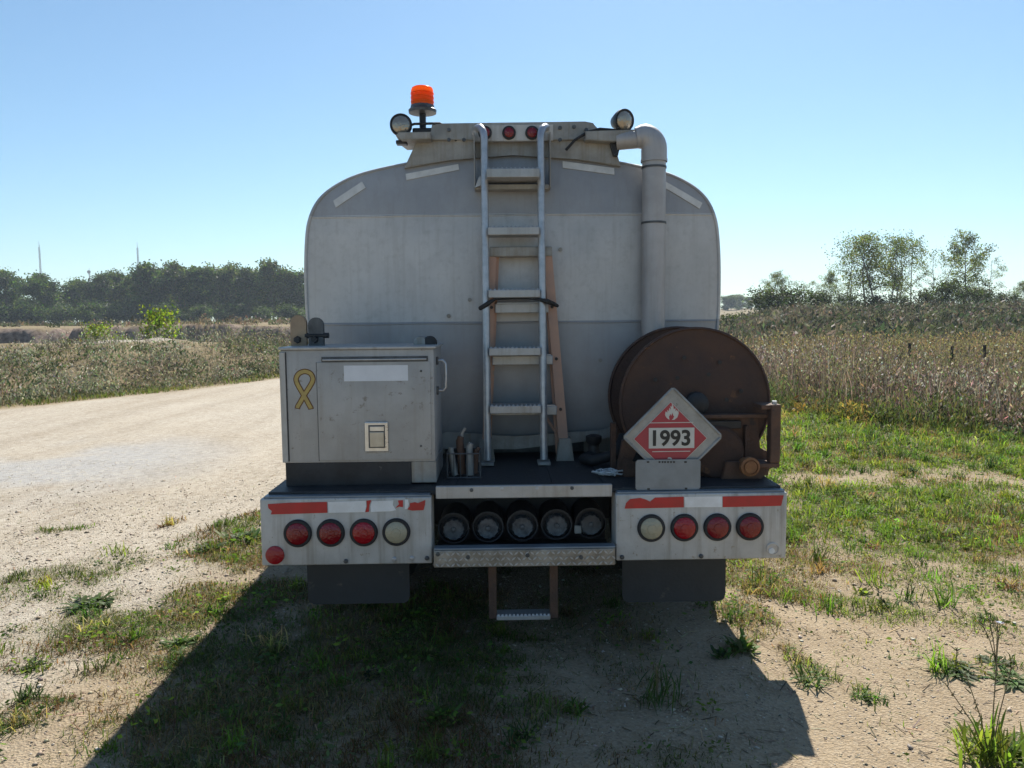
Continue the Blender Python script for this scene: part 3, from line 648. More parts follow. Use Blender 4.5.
# ---- centre section: walkway strip, hose tube caps, tread step, drop step
ws = obj('walkway_strip', B(-0.308, 0.525, 3.575, 3.60, 0.762, 0.822, 0.004), alu, truck)
for px, py in ((471.5, 490), (572, 488), (502, 489), (537, 489)):
    c = at(px, py, 3.575); obj('bolt_head', Lt([(0.009, 0), (0.009, -0.005), (0.001, -0.006)], (c[0], 3.575, c[2]), 'Y', 8), darksteel if px in (471.5, 572) else alu_rail, ws)
obj('recess_back', B(-0.33, 0.545, 3.97, 3.99, 0.44, 0.775), blacksteel, truck)
obj('recess_floor', B(-0.33, 0.545, 3.60, 3.97, 0.43, 0.45), darksteel, truck)
for i in range(5):
    cx = -0.236+0.1695*i; cz = 0.578+0.004*i
    ht = obj('hose_tube', Lt([(0.075, 0.22), (0.078, 0.0), (0.078, -0.03), (0.070, -0.03), (0.068, 0.0), (0.02, 0.004)], (cx, 3.76, cz), 'Y', 28), grime if i != 4 else blacksteel, truck, True)
    bm = bmesh.new(); n = 48; r0 = 0.052
    ring = [[bm.verts.new((cx+(r0+0.0018*math.copysign(1, math.sin(12*a)))*s*math.cos(a), 3.735-d, cz-0.004+(r0+0.0018*math.copysign(1, math.sin(12*a)))*s*math.sin(a))) for a in np.linspace(0, 2*math.pi, n, endpoint=False)] for s, d in ((1, -0.03), (1, 0.012), (0.93, 0.018), (0.82, 0.016), (0.25, 0.014), (0.22, 0.022), (0.05, 0.024))]
    for a, b_ in zip(ring, ring[1:]):
        for k in range(n): bm.faces.new((a[k], a[(k+1) % n], b_[(k+1) % n], b_[k]))
    bm.faces.new(ring[-1]); obj('cap', bm, cap_m if i != 4 else darksteel, ht)
obj('padlock', B(0.36, 0.395, 3.72, 3.74, 0.545, 0.585, 0.004), alu_dirty, truck)
obj('drip_tray', B(-0.315, 0.53, 3.505, 3.56, 0.5355, 0.545, 0.003), plate_m, truck)
ts = obj('tread_step', B(-0.316, 0.527, 3.50, 3.53, 0.455, 0.535, 0.004), tread_m, truck)
bm = bmesh.new()                                # raised bars of the chequer plate
for k in range(34):
    for j in range(3):
        x = -0.30+k*0.0245+(j % 2)*0.012; z = 0.468+j*0.026; a = R(40) if (k+j) % 2 else R(-40)
        dx, dz = 0.012*math.cos(a), 0.012*math.sin(a); nx, nz = -0.0042*math.sin(a), 0.0042*math.cos(a)
        prism(bm, [(x-dx, z-dz), (x+nx, z+nz), (x+dx, z+dz), (x-nx, z-nz)], 3.4945, 3.5)
o = obj('raised_bars', bm, bump_m, ts); o['kind'] = 'stuff'
for px, py in ((438, 554), (468, 557), (527.5, 555), (581, 557)):
    c = at(px, py, 3.5); obj('bolt_head', Lt([(0.01, 0), (0.01, -0.006), (0.001, -0.007)], (c[0], 3.498, c[2]), 'Y', 8), darksteel, ts)
ds = empty('drop_step', (0.1, 3.6, 0.43), parent=truck)
for x in (-0.046, 0.248): obj('upright', B(x-0.019, x+0.019, 3.59, 3.63, 0.17, 0.50, 0.003), rust2, ds)
obj('rung', serrated(-0.028, 0.230, 3.575, 3.66, 0.168, 0.19, 14), alu, ds)

# ---- mud flaps, wheels, chassis, simple unseen cab (all mostly hidden behind the bumper)
for x0, x1, z0 in ((-0.965, -0.46, 0.20), (0.60, 1.118, 0.185)):
    mf = obj('mud_flap', Pr([(x0+0.03, z0), (x1-0.03, z0), (x1-0.008, z0+0.01), (x1, z0+0.035), (x1, 0.50), (x0, 0.50), (x0, z0+0.035), (x0+0.008, z0+0.01)], 3.74, 3.752), flap_m, truck)
def wheel(cx, cy, w=0.24, r=0.46):
    wr = empty('wheel', (cx, cy, 0.0), parent=truck); s = 1
    ty = obj('tyre', Lt([(r*0.58, -w/2), (r*0.9, -w/2), (r*0.98, -w*0.42), (r, -w*0.3), (r, w*0.3), (r*0.98, w*0.42), (r*0.9, w/2), (r*0.58, w/2)], (cx, cy, r-0.005), 'X', 40), rubber, wr, True)
    obj('rim', Lt([(r*0.58, -w*0.45), (r*0.5, -w*0.2), (r*0.25, -w*0.15), (r*0.25, w*0.15), (r*0.5, w*0.2), (r*0.58, w*0.45)], (cx, cy, r-0.005), 'X', 32), darksteel, wr, True)
for cx in (-0.93, -0.66, 0.86, 1.13): wheel(cx, 4.85); 
for cx in (-0.93, 1.13): wheel(cx, 10.9)
ch = empty('chassis', (TX, 6, 0.5), parent=truck)
for x in (-0.33, 0.53): obj('frame_rail', B(x-0.04, x+0.04, 3.99, 11.4, 0.55, 0.77), blacksteel, ch)
obj('axle', Cy((-0.8, 4.85, 0.455), (1.0, 4.85, 0.455), 0.075), blacksteel, ch)
obj('axle', Cy((-0.8, 10.9, 0.455), (1.0, 10.9, 0.455), 0.06), blacksteel, ch)
obj('differential', Lt([(0.05, -0.2), (0.19, -0.1), (0.2, 0.1), (0.05, 0.2)], (0.1, 4.85, 0.455), 'Y', 20), blacksteel, ch, True)
obj('cross_member', B(-0.30, 0.5, 4.05, 4.12, 0.5, 0.76), blacksteel, ch)
for sx in (-1, 1): obj('side_light_block', B(min(TC+sx*0.55, TC+sx*1.12), max(TC+sx*0.55, TC+sx*1.12), 5.5, 10.2, 0.15, 0.88, 0.01), darksteel, truck)  # unseen boxes added to keep light out from under the truck
obj('light_bulkhead', B(-0.5, 0.7, 5.35, 5.9, 0.16, 0.74, 0.03), blacksteel, truck)  # unseen bulkhead added between the wheels to block light from the front
obj('unseen_cab', Pr([(TC-1.0, 0.22), (TC+1.0, 0.22), (TC+1.02, 1.6), (TC+0.86, 2.3), (TC-0.86, 2.3), (TC-1.02, 1.6)], 10.85, 12.3, 0.03), cab_m, truck)  # unseen cab, its bottom set low to close off light underneath
obj('hood', Pr([(TC-0.8, 0.55), (TC+0.8, 0.55), (TC+0.75, 1.45), (TC-0.75, 1.45)], 12.3, 13.4, 0.03), cab_m, truck)

# ---- toolbox on the left of the deck
tb = empty('tool_box', (-0.68, 3.95, DZ), parent=truck)
BX0, BX1, BY0, BY1, BZ0, BZ1 = -1.056, -0.318, 3.72, 4.18, 0.915, 1.465
body = obj('body', B(BX0, BX1, BY0, BY1, BZ0, BZ1, 0.006, 2), box_m, tb, True)
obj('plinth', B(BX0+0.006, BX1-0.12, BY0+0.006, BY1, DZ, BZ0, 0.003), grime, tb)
obj('plinth_corner', B(BX1-0.119, BX1+0.003, BY0+0.004, BY1-0.01, DZ+0.01, BZ0, 0.003), alu_dirty, tb)
door = obj('door_panel', B(BX0+0.175, BX1-0.018, BY0-0.008, BY0, BZ0+0.012, 1.405, 0.003), box_m, tb, True)
obj('door_gap', B(BX0+0.171, BX0+0.1745, BY0-0.0022, BY0, BZ0+0.01, 1.405), darksteel, tb)
obj('corner_strip', B(BX0-0.004, BX0+0.024, BY0-0.006, BY0, BZ0+0.004, BZ1-0.01, 0.002), alu, tb)
obj('seam_groove', B(BX0+0.025, BX0+0.029, BY0-0.0025, BY0, BZ0+0.01, BZ1-0.01), blacksteel, tb)
obj('drip_ridge', B(BX0+0.205, BX1-0.035, BY0-0.018, BY0, 1.413, 1.420, 0.002), alu_rail, tb)
obj('ridge_shadow_strip', B(BX0+0.198, BX1-0.028, BY0-0.006, BY0, 1.404, 1.431, 0.002), darksteel, tb)  # raised dark strip standing in for the shade in the slot
obj('lid', B(BX0-0.008, BX1+0.012, BY0-0.010, BY1+0.01, BZ1, BZ1+0.014, 0.004), alu, tb)
def plate_px(name, x0, x1, y0, y1, Y, t, mat, par, bev=0.0):
    a, b_ = at(x0, (y0+y1)/2, Y), at(x1, (y0+y1)/2, Y); c, d = at((x0+x1)/2, y1, Y), at((x0+x1)/2, y0, Y)
    return obj(name, B(a[0], b_[0], Y-t, Y, c[2], d[2], bev), mat, par)
plate_px('label_sticker', 344, 408, 365.3, 381, 3.712, 0.0015, sticker_m, tb)
lt_ = plate_px('latch', 365, 388.5, 421.5, 452, 3.712, 0.010, latch_m, tb, 0.006)
plate_px('latch_recess', 368.5, 385, 425, 448, 3.702, 0.0015, darksteel, lt_)
plate_px('paddle', 370, 384, 432, 447, 3.7005, 0.006, paddle_m, lt_, 0.003)
plate_px('paddle_top', 370, 384, 426.5, 431, 3.7005, 0.003, latch_m, lt_, 0.001)
hx = BX1+0.003
obj('grab_handle', T([(hx-0.004, 3.86, 1.40), (hx+0.03, 3.86, 1.402), (hx+0.042, 3.86, 1.385), (hx+0.044, 3.86, 1.32), (hx+0.042, 3.86, 1.265), (hx+0.03, 3.86, 1.25), (hx-0.004, 3.86, 1.25)], 0.008, 10), alu_rail, tb, True)
for z in (1.40, 1.25): obj('handle_mount', B(hx-0.003, hx+0.008, 3.84, 3.88, z-0.02, z+0.02, 0.003), darksteel, tb)
for px, py in ((421, 371), (421, 446)): 
    c = at(px, py, 3.712); obj('rivet', Lt([(0.006, 0), (0.005, -0.003), (0.001, -0.004)], (c[0], 3.712, c[2]), 'Y', 8), darksteel, tb)
# rounded paddles and knobs standing behind the lid
def paddle(px0, px1, pyt, mat):
    a, b_ = at(px0, 335, 3.95), at(px1, 335, 3.95); zt = at(px0, pyt, 3.95)[2]; r = (b_[0]-a[0])/2; cx = (a[0]+b_[0])/2
    pts = [(cx-r, BZ1+0.01), (cx+r, BZ1+0.01)]+[(cx+r*math.cos(t), zt-r+r*math.sin(t)) for t in np.linspace(0, math.pi, 12)]
    hp = obj('hanger_paddle', Pr(pts, 3.94, 3.965, 0.004), mat, tb)
    obj('clamp_bolt', Cy((cx-0.005, 3.938, BZ1+0.045), (cx-0.005, 3.915, BZ1+0.045), 0.02, 0.016, n=6), blacksteel, hp, True)
paddle(291, 307, 315, tan_m); paddle(308.5, 324, 317.5, darksteel)
obj('cross_bolt', Cy((-0.99, 3.95, 1.53), (-0.87, 3.95, 1.53), 0.014, n=10), blacksteel, tb)
for px, m_ in ((420.5, tan_m), (430, blacksteel)):
    c = at(px, 343, 3.95); obj('knob', Lt([(0.012, 0.05), (0.035, 0.03), (0.037, 0.0), (0.03, -0.012), (0.001, -0.014)], c, 'Y', 20), m_ if m_ is blacksteel else alu_dirty, tb, True)
    obj('knob_stem', Cy((c[0], c[1]+0.02, BZ1), (c[0], c[1]+0.02, c[2]), 0.012, n=10), blacksteel, tb)
# ribbon decal: a looped band with dark outline
def ribbon():
    P = [(297.5, 408), (300.5, 402), (305, 394), (309.5, 387), (312.5, 381.5), (312.8, 377.5), (310.5, 373.5), (306.5, 371.6), (302.5, 371.8), (298.5, 374), (296.3, 378), (296.6, 382), (299, 387), (302.5, 393), (306, 399), (309.5, 405.5), (311, 408.5)]
    for name, w, Y, mat in (('ribbon_outline', 0.0135, 3.7195, ribbon_edge), ('ribbon_decal', 0.0085, 3.7183, ribbon_m)):
        bm = bmesh.new(); pts = [at(x, y, 3.72) for x, y in P]
        sp = spline([(p[0], p[2]) for p in pts], 4); sp = sp.copy(); rows = []
        for i in range(len(sp)):
            t = sp[min(i+1, len(sp)-1)]-sp[max(i-1, 0)]; t = t/np.linalg.norm(t); nn = np.array([-t[1], t[0]])*w
            if i in (0, len(sp)-1): sp[i] = sp[i]+t*(0.004 if name == 'ribbon_outline' else 0)*(1 if i else -1)
            yy = Y-0.0004*(i/len(sp))
            rows.append((bm.verts.new((sp[i][0]+nn[0], yy, sp[i][1]+nn[1])), bm.verts.new((sp[i][0]-nn[0], yy, sp[i][1]-nn[1]))))
        for a, b_ in zip(rows, rows[1:]): bm.faces.new((a[0], a[1], b_[1], b_[0]))
        obj(name, bm, mat, tb)
ribbon()

# ---- hose reel on the right of the deck
hr = empty('hose_reel', (1.0, 4.1, DZ), parent=truck); RC = (0.995, 1.168); RR = 0.385
def flange(Y, s):
    return Lt([(0.05, 0.012), (RR-0.012, 0.012), (RR, 0.018), (RR+0.003, 0.008), (RR+0.003, -0.008), (RR-0.006, -0.014), (RR-0.014, -0.004), (RR*0.55, -0.004), (RR*0.5, -0.014), (0.10, -0.014), (0.001, -0.014)], (RC[0], Y, RC[1]), 'Y', 72)
obj('front_flange', flange(3.90, 1), rust, hr, True); obj('back_flange', flange(4.30, 1), rust, hr, True)
obj('drum', Cy((RC[0], 3.912, RC[1]), (RC[0], 4.288, RC[1]), 0.17, n=36), rust, hr, True)
hose_pts = []
for i in range(24*6):
    a = 2*math.pi*i/24; hose_pts.append((RC[0]+0.195*math.cos(a), 3.945+0.31*i/(24*6), RC[1]+0.195*math.sin(a)))
obj('hose', T(hose_pts, 0.024, 8), rubber, hr, True)
for k, (rr_, a0, n_) in enumerate(((0.24, 0.25, 8), (0.16, 0.1, 6))):
    for i in range(n_):
        a = a0+2*math.pi*i/n_; c = (RC[0]+rr_*math.cos(a), 3.888, RC[1]+rr_*math.sin(a))
        obj('bolt_hole', Lt([(0.011, 0), (0.011, -0.005), (0.001, -0.006)], c, 'Y', 8), blacksteel, hr)
obj('hub', Lt([(0.06, 0), (0.058, -0.04), (0.04, -0.05), (0.001, -0.05)], (RC[0]+0.0, 3.886, RC[1]), 'Y', 24), grime, hr, True)
fr = obj('front_bracket', Pr([(0.62, DZ), (1.36, DZ), (1.36, 0.92), (1.31, 0.94), (1.30, 1.10), (1.02, 1.10), (0.985, 1.08), (0.95, 0.9), (0.72, 0.86), (0.62, 0.9)], 3.84, 3.872, 0.004), rust2, hr)
obj('slot_bar', B(1.04, 1.21, 3.815, 3.84, 1.045, 1.085, 0.003), blacksteel, fr)
obj('top_angle', B(0.98, 1.345, 3.80, 3.85, 1.10, 1.118, 0.003), rust2, fr)
obj('motor', Lt([(0.135, 0.0), (0.135, -0.035), (0.12, -0.05), (0.05, -0.055), (0.001, -0.055)], (1.09, 3.842, 0.925), 'Y', 36), rust, hr, True)
obj('motor_strap', B(1.225, 1.245, 3.80, 3.84, 0.82, 1.06, 0.003), rust, fr)
obj('end_cap', Lt([(0.047, 0.0), (0.047, -0.03), (0.036, -0.035), (0.034, -0.028), (0.001, -0.028)], (1.218, 3.72, 0.873), 'Y', 28), rust_o, hr, True)
obj('end_cap_centre', Cy((1.218, 3.80, 0.873), (1.218, 3.684, 0.873), 0.03, n=20), rust_o, hr, True)
gp = obj('guide_post', B(1.325, 1.375, 3.72, 3.78, 0.885, 1.175, 0.006), rust2, hr)
obj('post_bolt', Cy((1.35, 3.75, 1.175), (1.35, 3.75, 1.19), 0.013, n=6), alu_rail, gp)
obj('top_arm', B(1.28, 1.372, 3.73, 3.86, 1.150, 1.172, 0.003), rust2, gp)
obj('bottom_arm', B(1.20, 1.372, 3.72, 3.86, 0.862, 0.884, 0.003), rust2, gp)
obj('bottom_foot', Pr([(1.10, DZ), (1.30, DZ), (1.35, 0.86), (1.33, 0.885), (1.12, 0.885)], 3.76, 3.835, 0.004), rust2, hr)
for x in (0.66, 1.30): obj('rear_upright', B(x, x+0.04, 4.315, 4.35, DZ, 1.2, 0.003), rust2, hr)
obj('side_leg', Pr([(0.585, DZ), (0.64, DZ), (0.70, 0.95), (0.68, 1.02), (0.62, 0.98)], 3.86, 3.90, 0.003), rust2, hr)
obj('leg_upright', B(0.575, 0.60, 3.95, 4.0, DZ, 1.06, 0.003), rust2, hr)
obj('valve_body', Lt([(0.02, -0.07), (0.035, -0.05), (0.03, 0), (0.045, 0.02), (0.045, 0.05), (0.02, 0.06)], (0.52, 4.25, 0.90), 'Z', 16), blacksteel, hr, True)
obj('supply_hose', T([(0.52, 4.25, 0.85), (0.46, 4.2, 0.83), (0.50, 4.12, 0.835), (0.62, 4.1, 0.87), (0.68, 4.2, 0.95)], 0.03, 10), rubber, hr, True)

# ---- hazard placard and licence plate
pl = empty('placard', (0.815, 3.6, 0.8), parent=truck); PC = (0.8155, 1.041)
def diamond(cx, cz, h, y0, y1, mat, name, par=pl, corner=0.0, bev=0.0):
    c = corner; pts = [(cx-c, cz-h+c), (cx+c, cz-h+c), (cx+h-c, cz-c), (cx+h-c, cz+c), (cx+c, cz+h-c), (cx-c, cz+h-c), (cx-h+c, cz+c), (cx-h+c, cz-c)] if c else [(cx, cz-h), (cx+h, cz), (cx, cz+h), (cx-h, cz)]
    return obj(name, Pr(pts, y0, y1, bev), mat, par)
diamond(*PC, 0.240, 3.60, 3.608, holder_m, 'holder', corner=0.008, bev=0.002)
for k in range(4):                              # raised edge channels of the holder
    a = k*math.pi/2; b_ = a+math.pi/2; h = 0.233
    p0 = Vector((PC[0]+h*math.cos(a), 3.597, PC[1]+h*math.sin(a))); p1 = Vector((PC[0]+h*math.cos(b_), 3.597, PC[1]+h*math.sin(b_)))
    d = (p1-p0)*0.03; obj('edge_channel', T([p0+d, p1-d], 0.006, 6), holder_m, pl, True)
dc = (PC[0]-0.012, PC[1]-0.008)
diamond(*dc, 0.1755, 3.597, 3.5995, placard_white, 'white_border')
diamond(*dc, 0.172, 3.5955, 3.597, placard_red, 'red_panel')
def line_px(x0, y0, x1, y1, w=0.0035):
    a, b_ = at(x0, y0, 3.6), at(x1, y1, 3.6); t = np.array([b_[0]-a[0], b_[2]-a[2]]); t /= np.linalg.norm(t); n_ = np.array([-t[1], t[0]])*w/2
    obj('printed_line', Pr([(a[0]+n_[0], a[2]+n_[1]), (b_[0]+n_[0], b_[2]+n_[1]), (b_[0]-n_[0], b_[2]-n_[1]), (a[0]-n_[0], a[2]-n_[1])], 3.5947, 3.5955), placard_white, pl)
line_px(649, 422.8, 693, 422.2); line_px(652, 451.5, 690, 451)
a0, a1 = at(648.5, 442, 3.6), at(694, 441, 3.6); zc = (at(671, 427.6, 3.6)[2]+at(671, 448, 3.6)[2])/2; zh = (at(671, 427.6, 3.6)[2]-at(671, 448, 3.6)[2])/2
obj('number_panel', B(a0[0], a1[0], 3.5935, 3.5945, zc-zh, zc+zh), placard_white, pl)
obj('number', text_bm('1993', (a0[0]+a1[0])/2, zc, 3.5934, 0.178, 0.078, 0.0012, 0.028), black_ink, pl)
obj('class_number', text_bm('3', dc[0]-0.002, PC[1]-0.115, 3.5954, 0.022, 0.036, 0.001, 0.02), placard_white, pl)
fl = [(0, -.5), (.18, -.5), (.40, -.36), (.5, -.12), (.46, .1), (.38, -.02), (.36, .12), (.26, .02), (.27, .22), (.14, .12), (.12, .3), (.02, .5), (0, .3), (-.1, .34), (-.06, .1), (-.18, .24), (-.2, .02), (-.32, .12), (-.3, -.06), (-.44, .02), (-.48, -.2), (-.36, -.38), (-.16, -.5), (-.2, -.3), (-.08, -.12), (-.04, -.26), (.06, -.06), (.1, -.22), (.18, -.28), (.12, -.42)]
fc = at(671.5, 411.5, 3.6); obj('flame_symbol', Pr([(fc[0]+x*0.066, fc[2]+z*0.078) for x, z in fl], 3.5945, 3.5955), placard_white, pl)
lp = obj('license_plate', Pr([(0.645, 0.79), (0.935, 0.79), (0.944, 0.80), (0.944, 0.925), (0.935, 0.936), (0.645, 0.936), (0.636, 0.925), (0.636, 0.80)], 3.580, 3.583, 0.001), plate_m, truck)
for px, py, w in ((648, 462, .012), (685.5, 462, .012), (648.5, 489, .012), (686, 488.5, .012), (659.5, 462, .009), (662.5, 462, .008), (665, 462, .008), (668, 462, .008), (671, 462, .008), (674, 462, .009)):
    c = at(px, py, 3.58); obj('slot', B(c[0]-w/2, c[0]+w/2, 3.5785, 3.58, c[2]-0.004, c[2]+0.004), blacksteel, lp)
obj('plate_bracket', B(0.70, 0.88, 3.585, 3.597, 0.78, 0.86), darksteel, truck)
obj('placard_bracket', B(0.77, 0.86, 3.612, 3.84, 0.98, 1.02), rust2, truck)

# ================================================================== THINGS ON THE DECK
sl_ = empty('step_ladder', (0.115, 4.33, DZ), 'orange fibreglass stepladder standing folded behind the fixed ladder', 'ladder')
def srail(x0, x1, z1, name, mat, y0=4.33, y1=4.345, w=0.028, z0=0.83):
    bm = bmesh.new(); a = [(x0-w, y0-.02, z0), (x0+w, y0-.02, z0), (x0+w, y0+.02, z0), (x0-w, y0+.02, z0)]; b_ = [(x1-w*.85, y1-.02, z1), (x1+w*.85, y1-.02, z1), (x1+w*.85, y1+.02, z1), (x1-w*.85, y1+.02, z1)]
    A = [bm.verts.new(p) for p in a]; Bv = [bm.verts.new(p) for p in b_]
    bm.faces.new(A); bm.faces.new(Bv[::-1])
    for k in range(4): bm.faces.new((A[k], Bv[k], Bv[(k+1) % 4], A[(k+1) % 4]))
    return obj(name, bm, mat, sl_)
srail(0.362, 0.272, 1.985, 'rail', fibre_m); srail(-0.085, -0.03, 1.985, 'rail', fibre_m, w=0.022)
srail(0.335, 0.262, 1.95, 'rear_rail', fibre_m, 4.375, 4.375, 0.018); srail(-0.075, -0.012, 1.95, 'rear_rail', fibre_m, 4.375, 4.375, 0.018)
obj('top_cap', B(-0.05, 0.298, 4.315, 4.39, 1.95, 2.005, 0.006), alu_dirty, sl_)
for z in (1.69, 1.40, 1.115):
    t = (z-0.83)/1.155; xl = -0.10+0.078*t; xr = 0.362-0.09*t
    st_ = obj('step', B(xl+0.02, xr-0.02, 4.305, 4.37, z-0.052, z, 0.004), alu, sl_)
    obj('tread', B(xl+0.03, xr-0.03, 4.31, 4.365, z+0.0005, z+0.005), alu_rail, st_)
    for x in (xl, xr): obj('rivet', Cy((x, 4.31, z-0.02), (x, 4.303, z-0.02), 0.009, n=8), blacksteel, st_)
obj('brace', T([(0.25, 4.36, 1.06), (0.335, 4.36, 0.93)], 0.009, 6), fibre_m, sl_)
for x in (0.362, -0.085):
    obj('foot', Pr([(x-0.048, DZ+0.002), (x+0.052, DZ+0.002), (x+0.036, 0.93), (x-0.03, 0.93)], 4.29, 4.372, 0.004), alu_dirty, sl_)
stp = [(-0.105, 4.27, 1.665), (-0.085, 4.245, 1.675), (-0.06, 4.232, 1.69), (-0.02, 4.225, 1.715), (0.02, 4.232, 1.715), (0.1, 4.235, 1.718), (0.18, 4.23, 1.715), (0.215, 4.226, 1.71), (0.26, 4.225, 1.70), (0.30, 4.26, 1.685), (0.325, 4.30, 1.675)]
tag(obj('rubber_strap', T(stp, [.012, .014, .013, .008, .006, .006, .006, .009, .014, .013, .009], 8), rubber, None, True), 'black rubber tie-down strap wrapped around the ladder rails', 'strap')
rp = []
for i in range(90):
    a = i*0.62; rp.append((0.545+0.065*math.cos(a)*(0.5+0.5*math.sin(i*0.23))+0.03*math.sin(i*.11), 3.86+0.06*math.sin(a)*(0.6+0.4*math.cos(i*0.31)), DZ+0.012+0.010*(1+math.sin(i*0.9))))
tag(obj('rope', T(rp, 0.0042, 6), rope_m, None, True), 'small tangled coil of white rope lying on the dark deck', 'rope')
wb = empty('wire_basket', (-0.185, 3.92, DZ), 'wire basket of rusty fittings standing on the deck beside the toolbox', 'basket')
X0, X1, Y0, Y1, Z0, Z1 = -0.27, -0.105, 3.84, 3.99, DZ+0.004, DZ+0.13
for z in (Z0+.004, Z1): obj('rim_wire', T([(X0, Y0, z), (X1, Y0, z), (X1, Y1, z), (X0, Y1, z), (X0, Y0, z)], 0.004, 6), darksteel, wb)
for k in range(6):
    x = X0+(X1-X0)*k/5
    for y in (Y0, Y1): obj('upright_wire', Cy((x, y, Z0), (x, y, Z1), 0.003, n=6), darksteel, wb)
for k, (x, y, h, r_) in enumerate(((-0.235, 3.90, .15, .016), (-0.2, 3.93, .2, .02), (-0.16, 3.9, .17, .018), (-0.135, 3.94, .14, .014), (-0.22, 3.96, .24, .01))):
    tag(obj('pipe_fitting', T([(x, y, Z0+.006), (x+0.01*(k-2), y, Z0+h*0.9), (x+0.014*(k-2)+.01, y, Z0+h)], [r_, r_, r_*0.8], 10), rust2 if k % 2 else alu_dirty, None, True),
        ['short grey pipe fitting in the wire basket nearest the toolbox', 'thickest rusty pipe fitting in the middle of the wire basket', 'grey pipe fitting leaning right in the wire basket', 'rusty pipe fitting at the right end of the wire basket', 'thin grey rod rising highest from the wire basket'][k], 'fitting', 'fittings in the wire basket')

# ================================================================== GROUND COVER (stuff)
g1 = np.random.default_rng(11)
def scatter(n, y0, y1, k=0.80, g=g1):
    y = np.sqrt(g.random(n)*(y1**2-y0**2)+y0**2); x = (g.random(n)*2-1)*k*y; return x, y
gs = Soup()
def add_grass(n, y0, y1, hmin, hmax, w, hmul=1.0):
    x, y = scatter(n, y0, y1); c = cover(x, y); keep = g1.random(n) < np.clip((c-0.04)*1.9, 0, 1)**1.15*(0.4+0.6*(fbm(x+2, y+4, 0.09, 2) > 0.46)); x, y, c = x[keep], y[keep], c[keep]
    m = len(x); tall = 0.5+1.0*fbm(x+3, y, 0.6, 3)
    h = (hmin+(hmax-hmin)*g1.random(m)**1.5)*tall*hmul*(0.6+0.5*np.clip(c, 0, 1))
    right = x > 0.9
    red = fbm(x+60, y+11, 0.9, 3); dry = fbm(x+7, y+90, 0.7, 3)
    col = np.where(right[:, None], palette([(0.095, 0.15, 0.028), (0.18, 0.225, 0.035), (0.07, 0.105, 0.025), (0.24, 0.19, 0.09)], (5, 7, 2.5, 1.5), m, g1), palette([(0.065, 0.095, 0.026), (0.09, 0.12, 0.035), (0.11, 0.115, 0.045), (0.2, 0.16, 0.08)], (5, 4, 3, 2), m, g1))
    isd = (dry > np.where(right & (y > 5.5), 0.60, 0.54)) & (g1.random(m) < 0.7); col[isd] = palette([(0.26, 0.20, 0.11), (0.19, 0.13, 0.07), (0.13, 0.075, 0.04)], (3, 3, 2), int(isd.sum()), g1)
    isr = (red > 0.55) & ~right & (g1.random(m) < 0.6); col[isr] = palette([(0.16, 0.085, 0.045), (0.12, 0.07, 0.035)], (1, 1), int(isr.sum()), g1)
    z = height(x, y)-0.004
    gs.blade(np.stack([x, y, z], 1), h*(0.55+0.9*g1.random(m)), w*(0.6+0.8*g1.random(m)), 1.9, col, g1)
add_grass(260000, 2.4, 5.2, 0.012, 0.065, 0.0036)
add_grass(200000, 5.2, 9.0, 0.02, 0.085, 0.0065)
add_grass(150000, 9.0, 16.5, 0.04, 0.15, 0.012)
# small low broad leaves mixed into the turf
x, y = scatter(60000, 2.4, 8.0); c = cover(x, y)*sm(0.45, 0.6, fbm(x+23, y+5, 0.45, 3)); kp = g1.random(len(x)) < c*0.8; x, y = x[kp], y[kp]
gs.leaf(np.stack([x, y, height(x, y)+0.006+0.03*g1.random(len(x))], 1), 0.007+0.012*g1.random(len(x)), palette([(0.07, 0.12, 0.03), (0.11, 0.16, 0.04)], (1, 1), len(x), g1), g1, 0.5, 0.6)
# thicker tufts standing out of the turf
x, y = scatter(5200, 2.5, 12.0); kp = (g1.random(len(x)) < cover(x, y)*0.55); x, y = x[kp], y[kp]; n = len(x); k = 34
rr_ = 0.02+0.035*g1.random(n); hh = (0.05+0.09*g1.random(n)**1.6)*np.where(x > 0.9, 1.25, 0.9); tc_ = palette([(0.10, 0.16, 0.03), (0.16, 0.22, 0.035), (0.06, 0.10, 0.025), (0.25, 0.20, 0.10)], (5, 4, 3, 1.6), n, g1)
px2 = (x[:, None]+g1.normal(size=(n, k))*rr_[:, None]).ravel(); py2 = (y[:, None]+g1.normal(size=(n, k))*rr_[:, None]).ravel()
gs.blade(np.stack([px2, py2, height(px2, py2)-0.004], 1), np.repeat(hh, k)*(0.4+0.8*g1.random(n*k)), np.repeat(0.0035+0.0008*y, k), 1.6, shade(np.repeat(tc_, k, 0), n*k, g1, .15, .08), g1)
x, y = scatter(2600, 2.6, 10.0); kp = (g1.random(len(x)) < cover(x, y)*0.4); x, y = x[kp], y[kp]; n = len(x); k = 26      # low broad-leaved weeds
rr_ = 0.03+0.05*g1.random(n)**2; tc_ = palette([(0.09, 0.15, 0.035), (0.14, 0.19, 0.04), (0.07, 0.10, 0.04)], (3, 3, 2), n, g1)
px2 = (x[:, None]+g1.normal(size=(n, k))*rr_[:, None]).ravel(); py2 = (y[:, None]+g1.normal(size=(n, k))*rr_[:, None]).ravel()
gs.leaf(np.stack([px2, py2, height(px2, py2)+0.008+np.repeat(rr_, k)*g1.random(n*k)*0.9], 1), np.repeat(0.009+0.12*rr_, k)*(0.5+0.8*g1.random(n*k)), shade(np.repeat(tc_, k, 0), n*k, g1, .15, .08), g1, 0.45, 0.5)
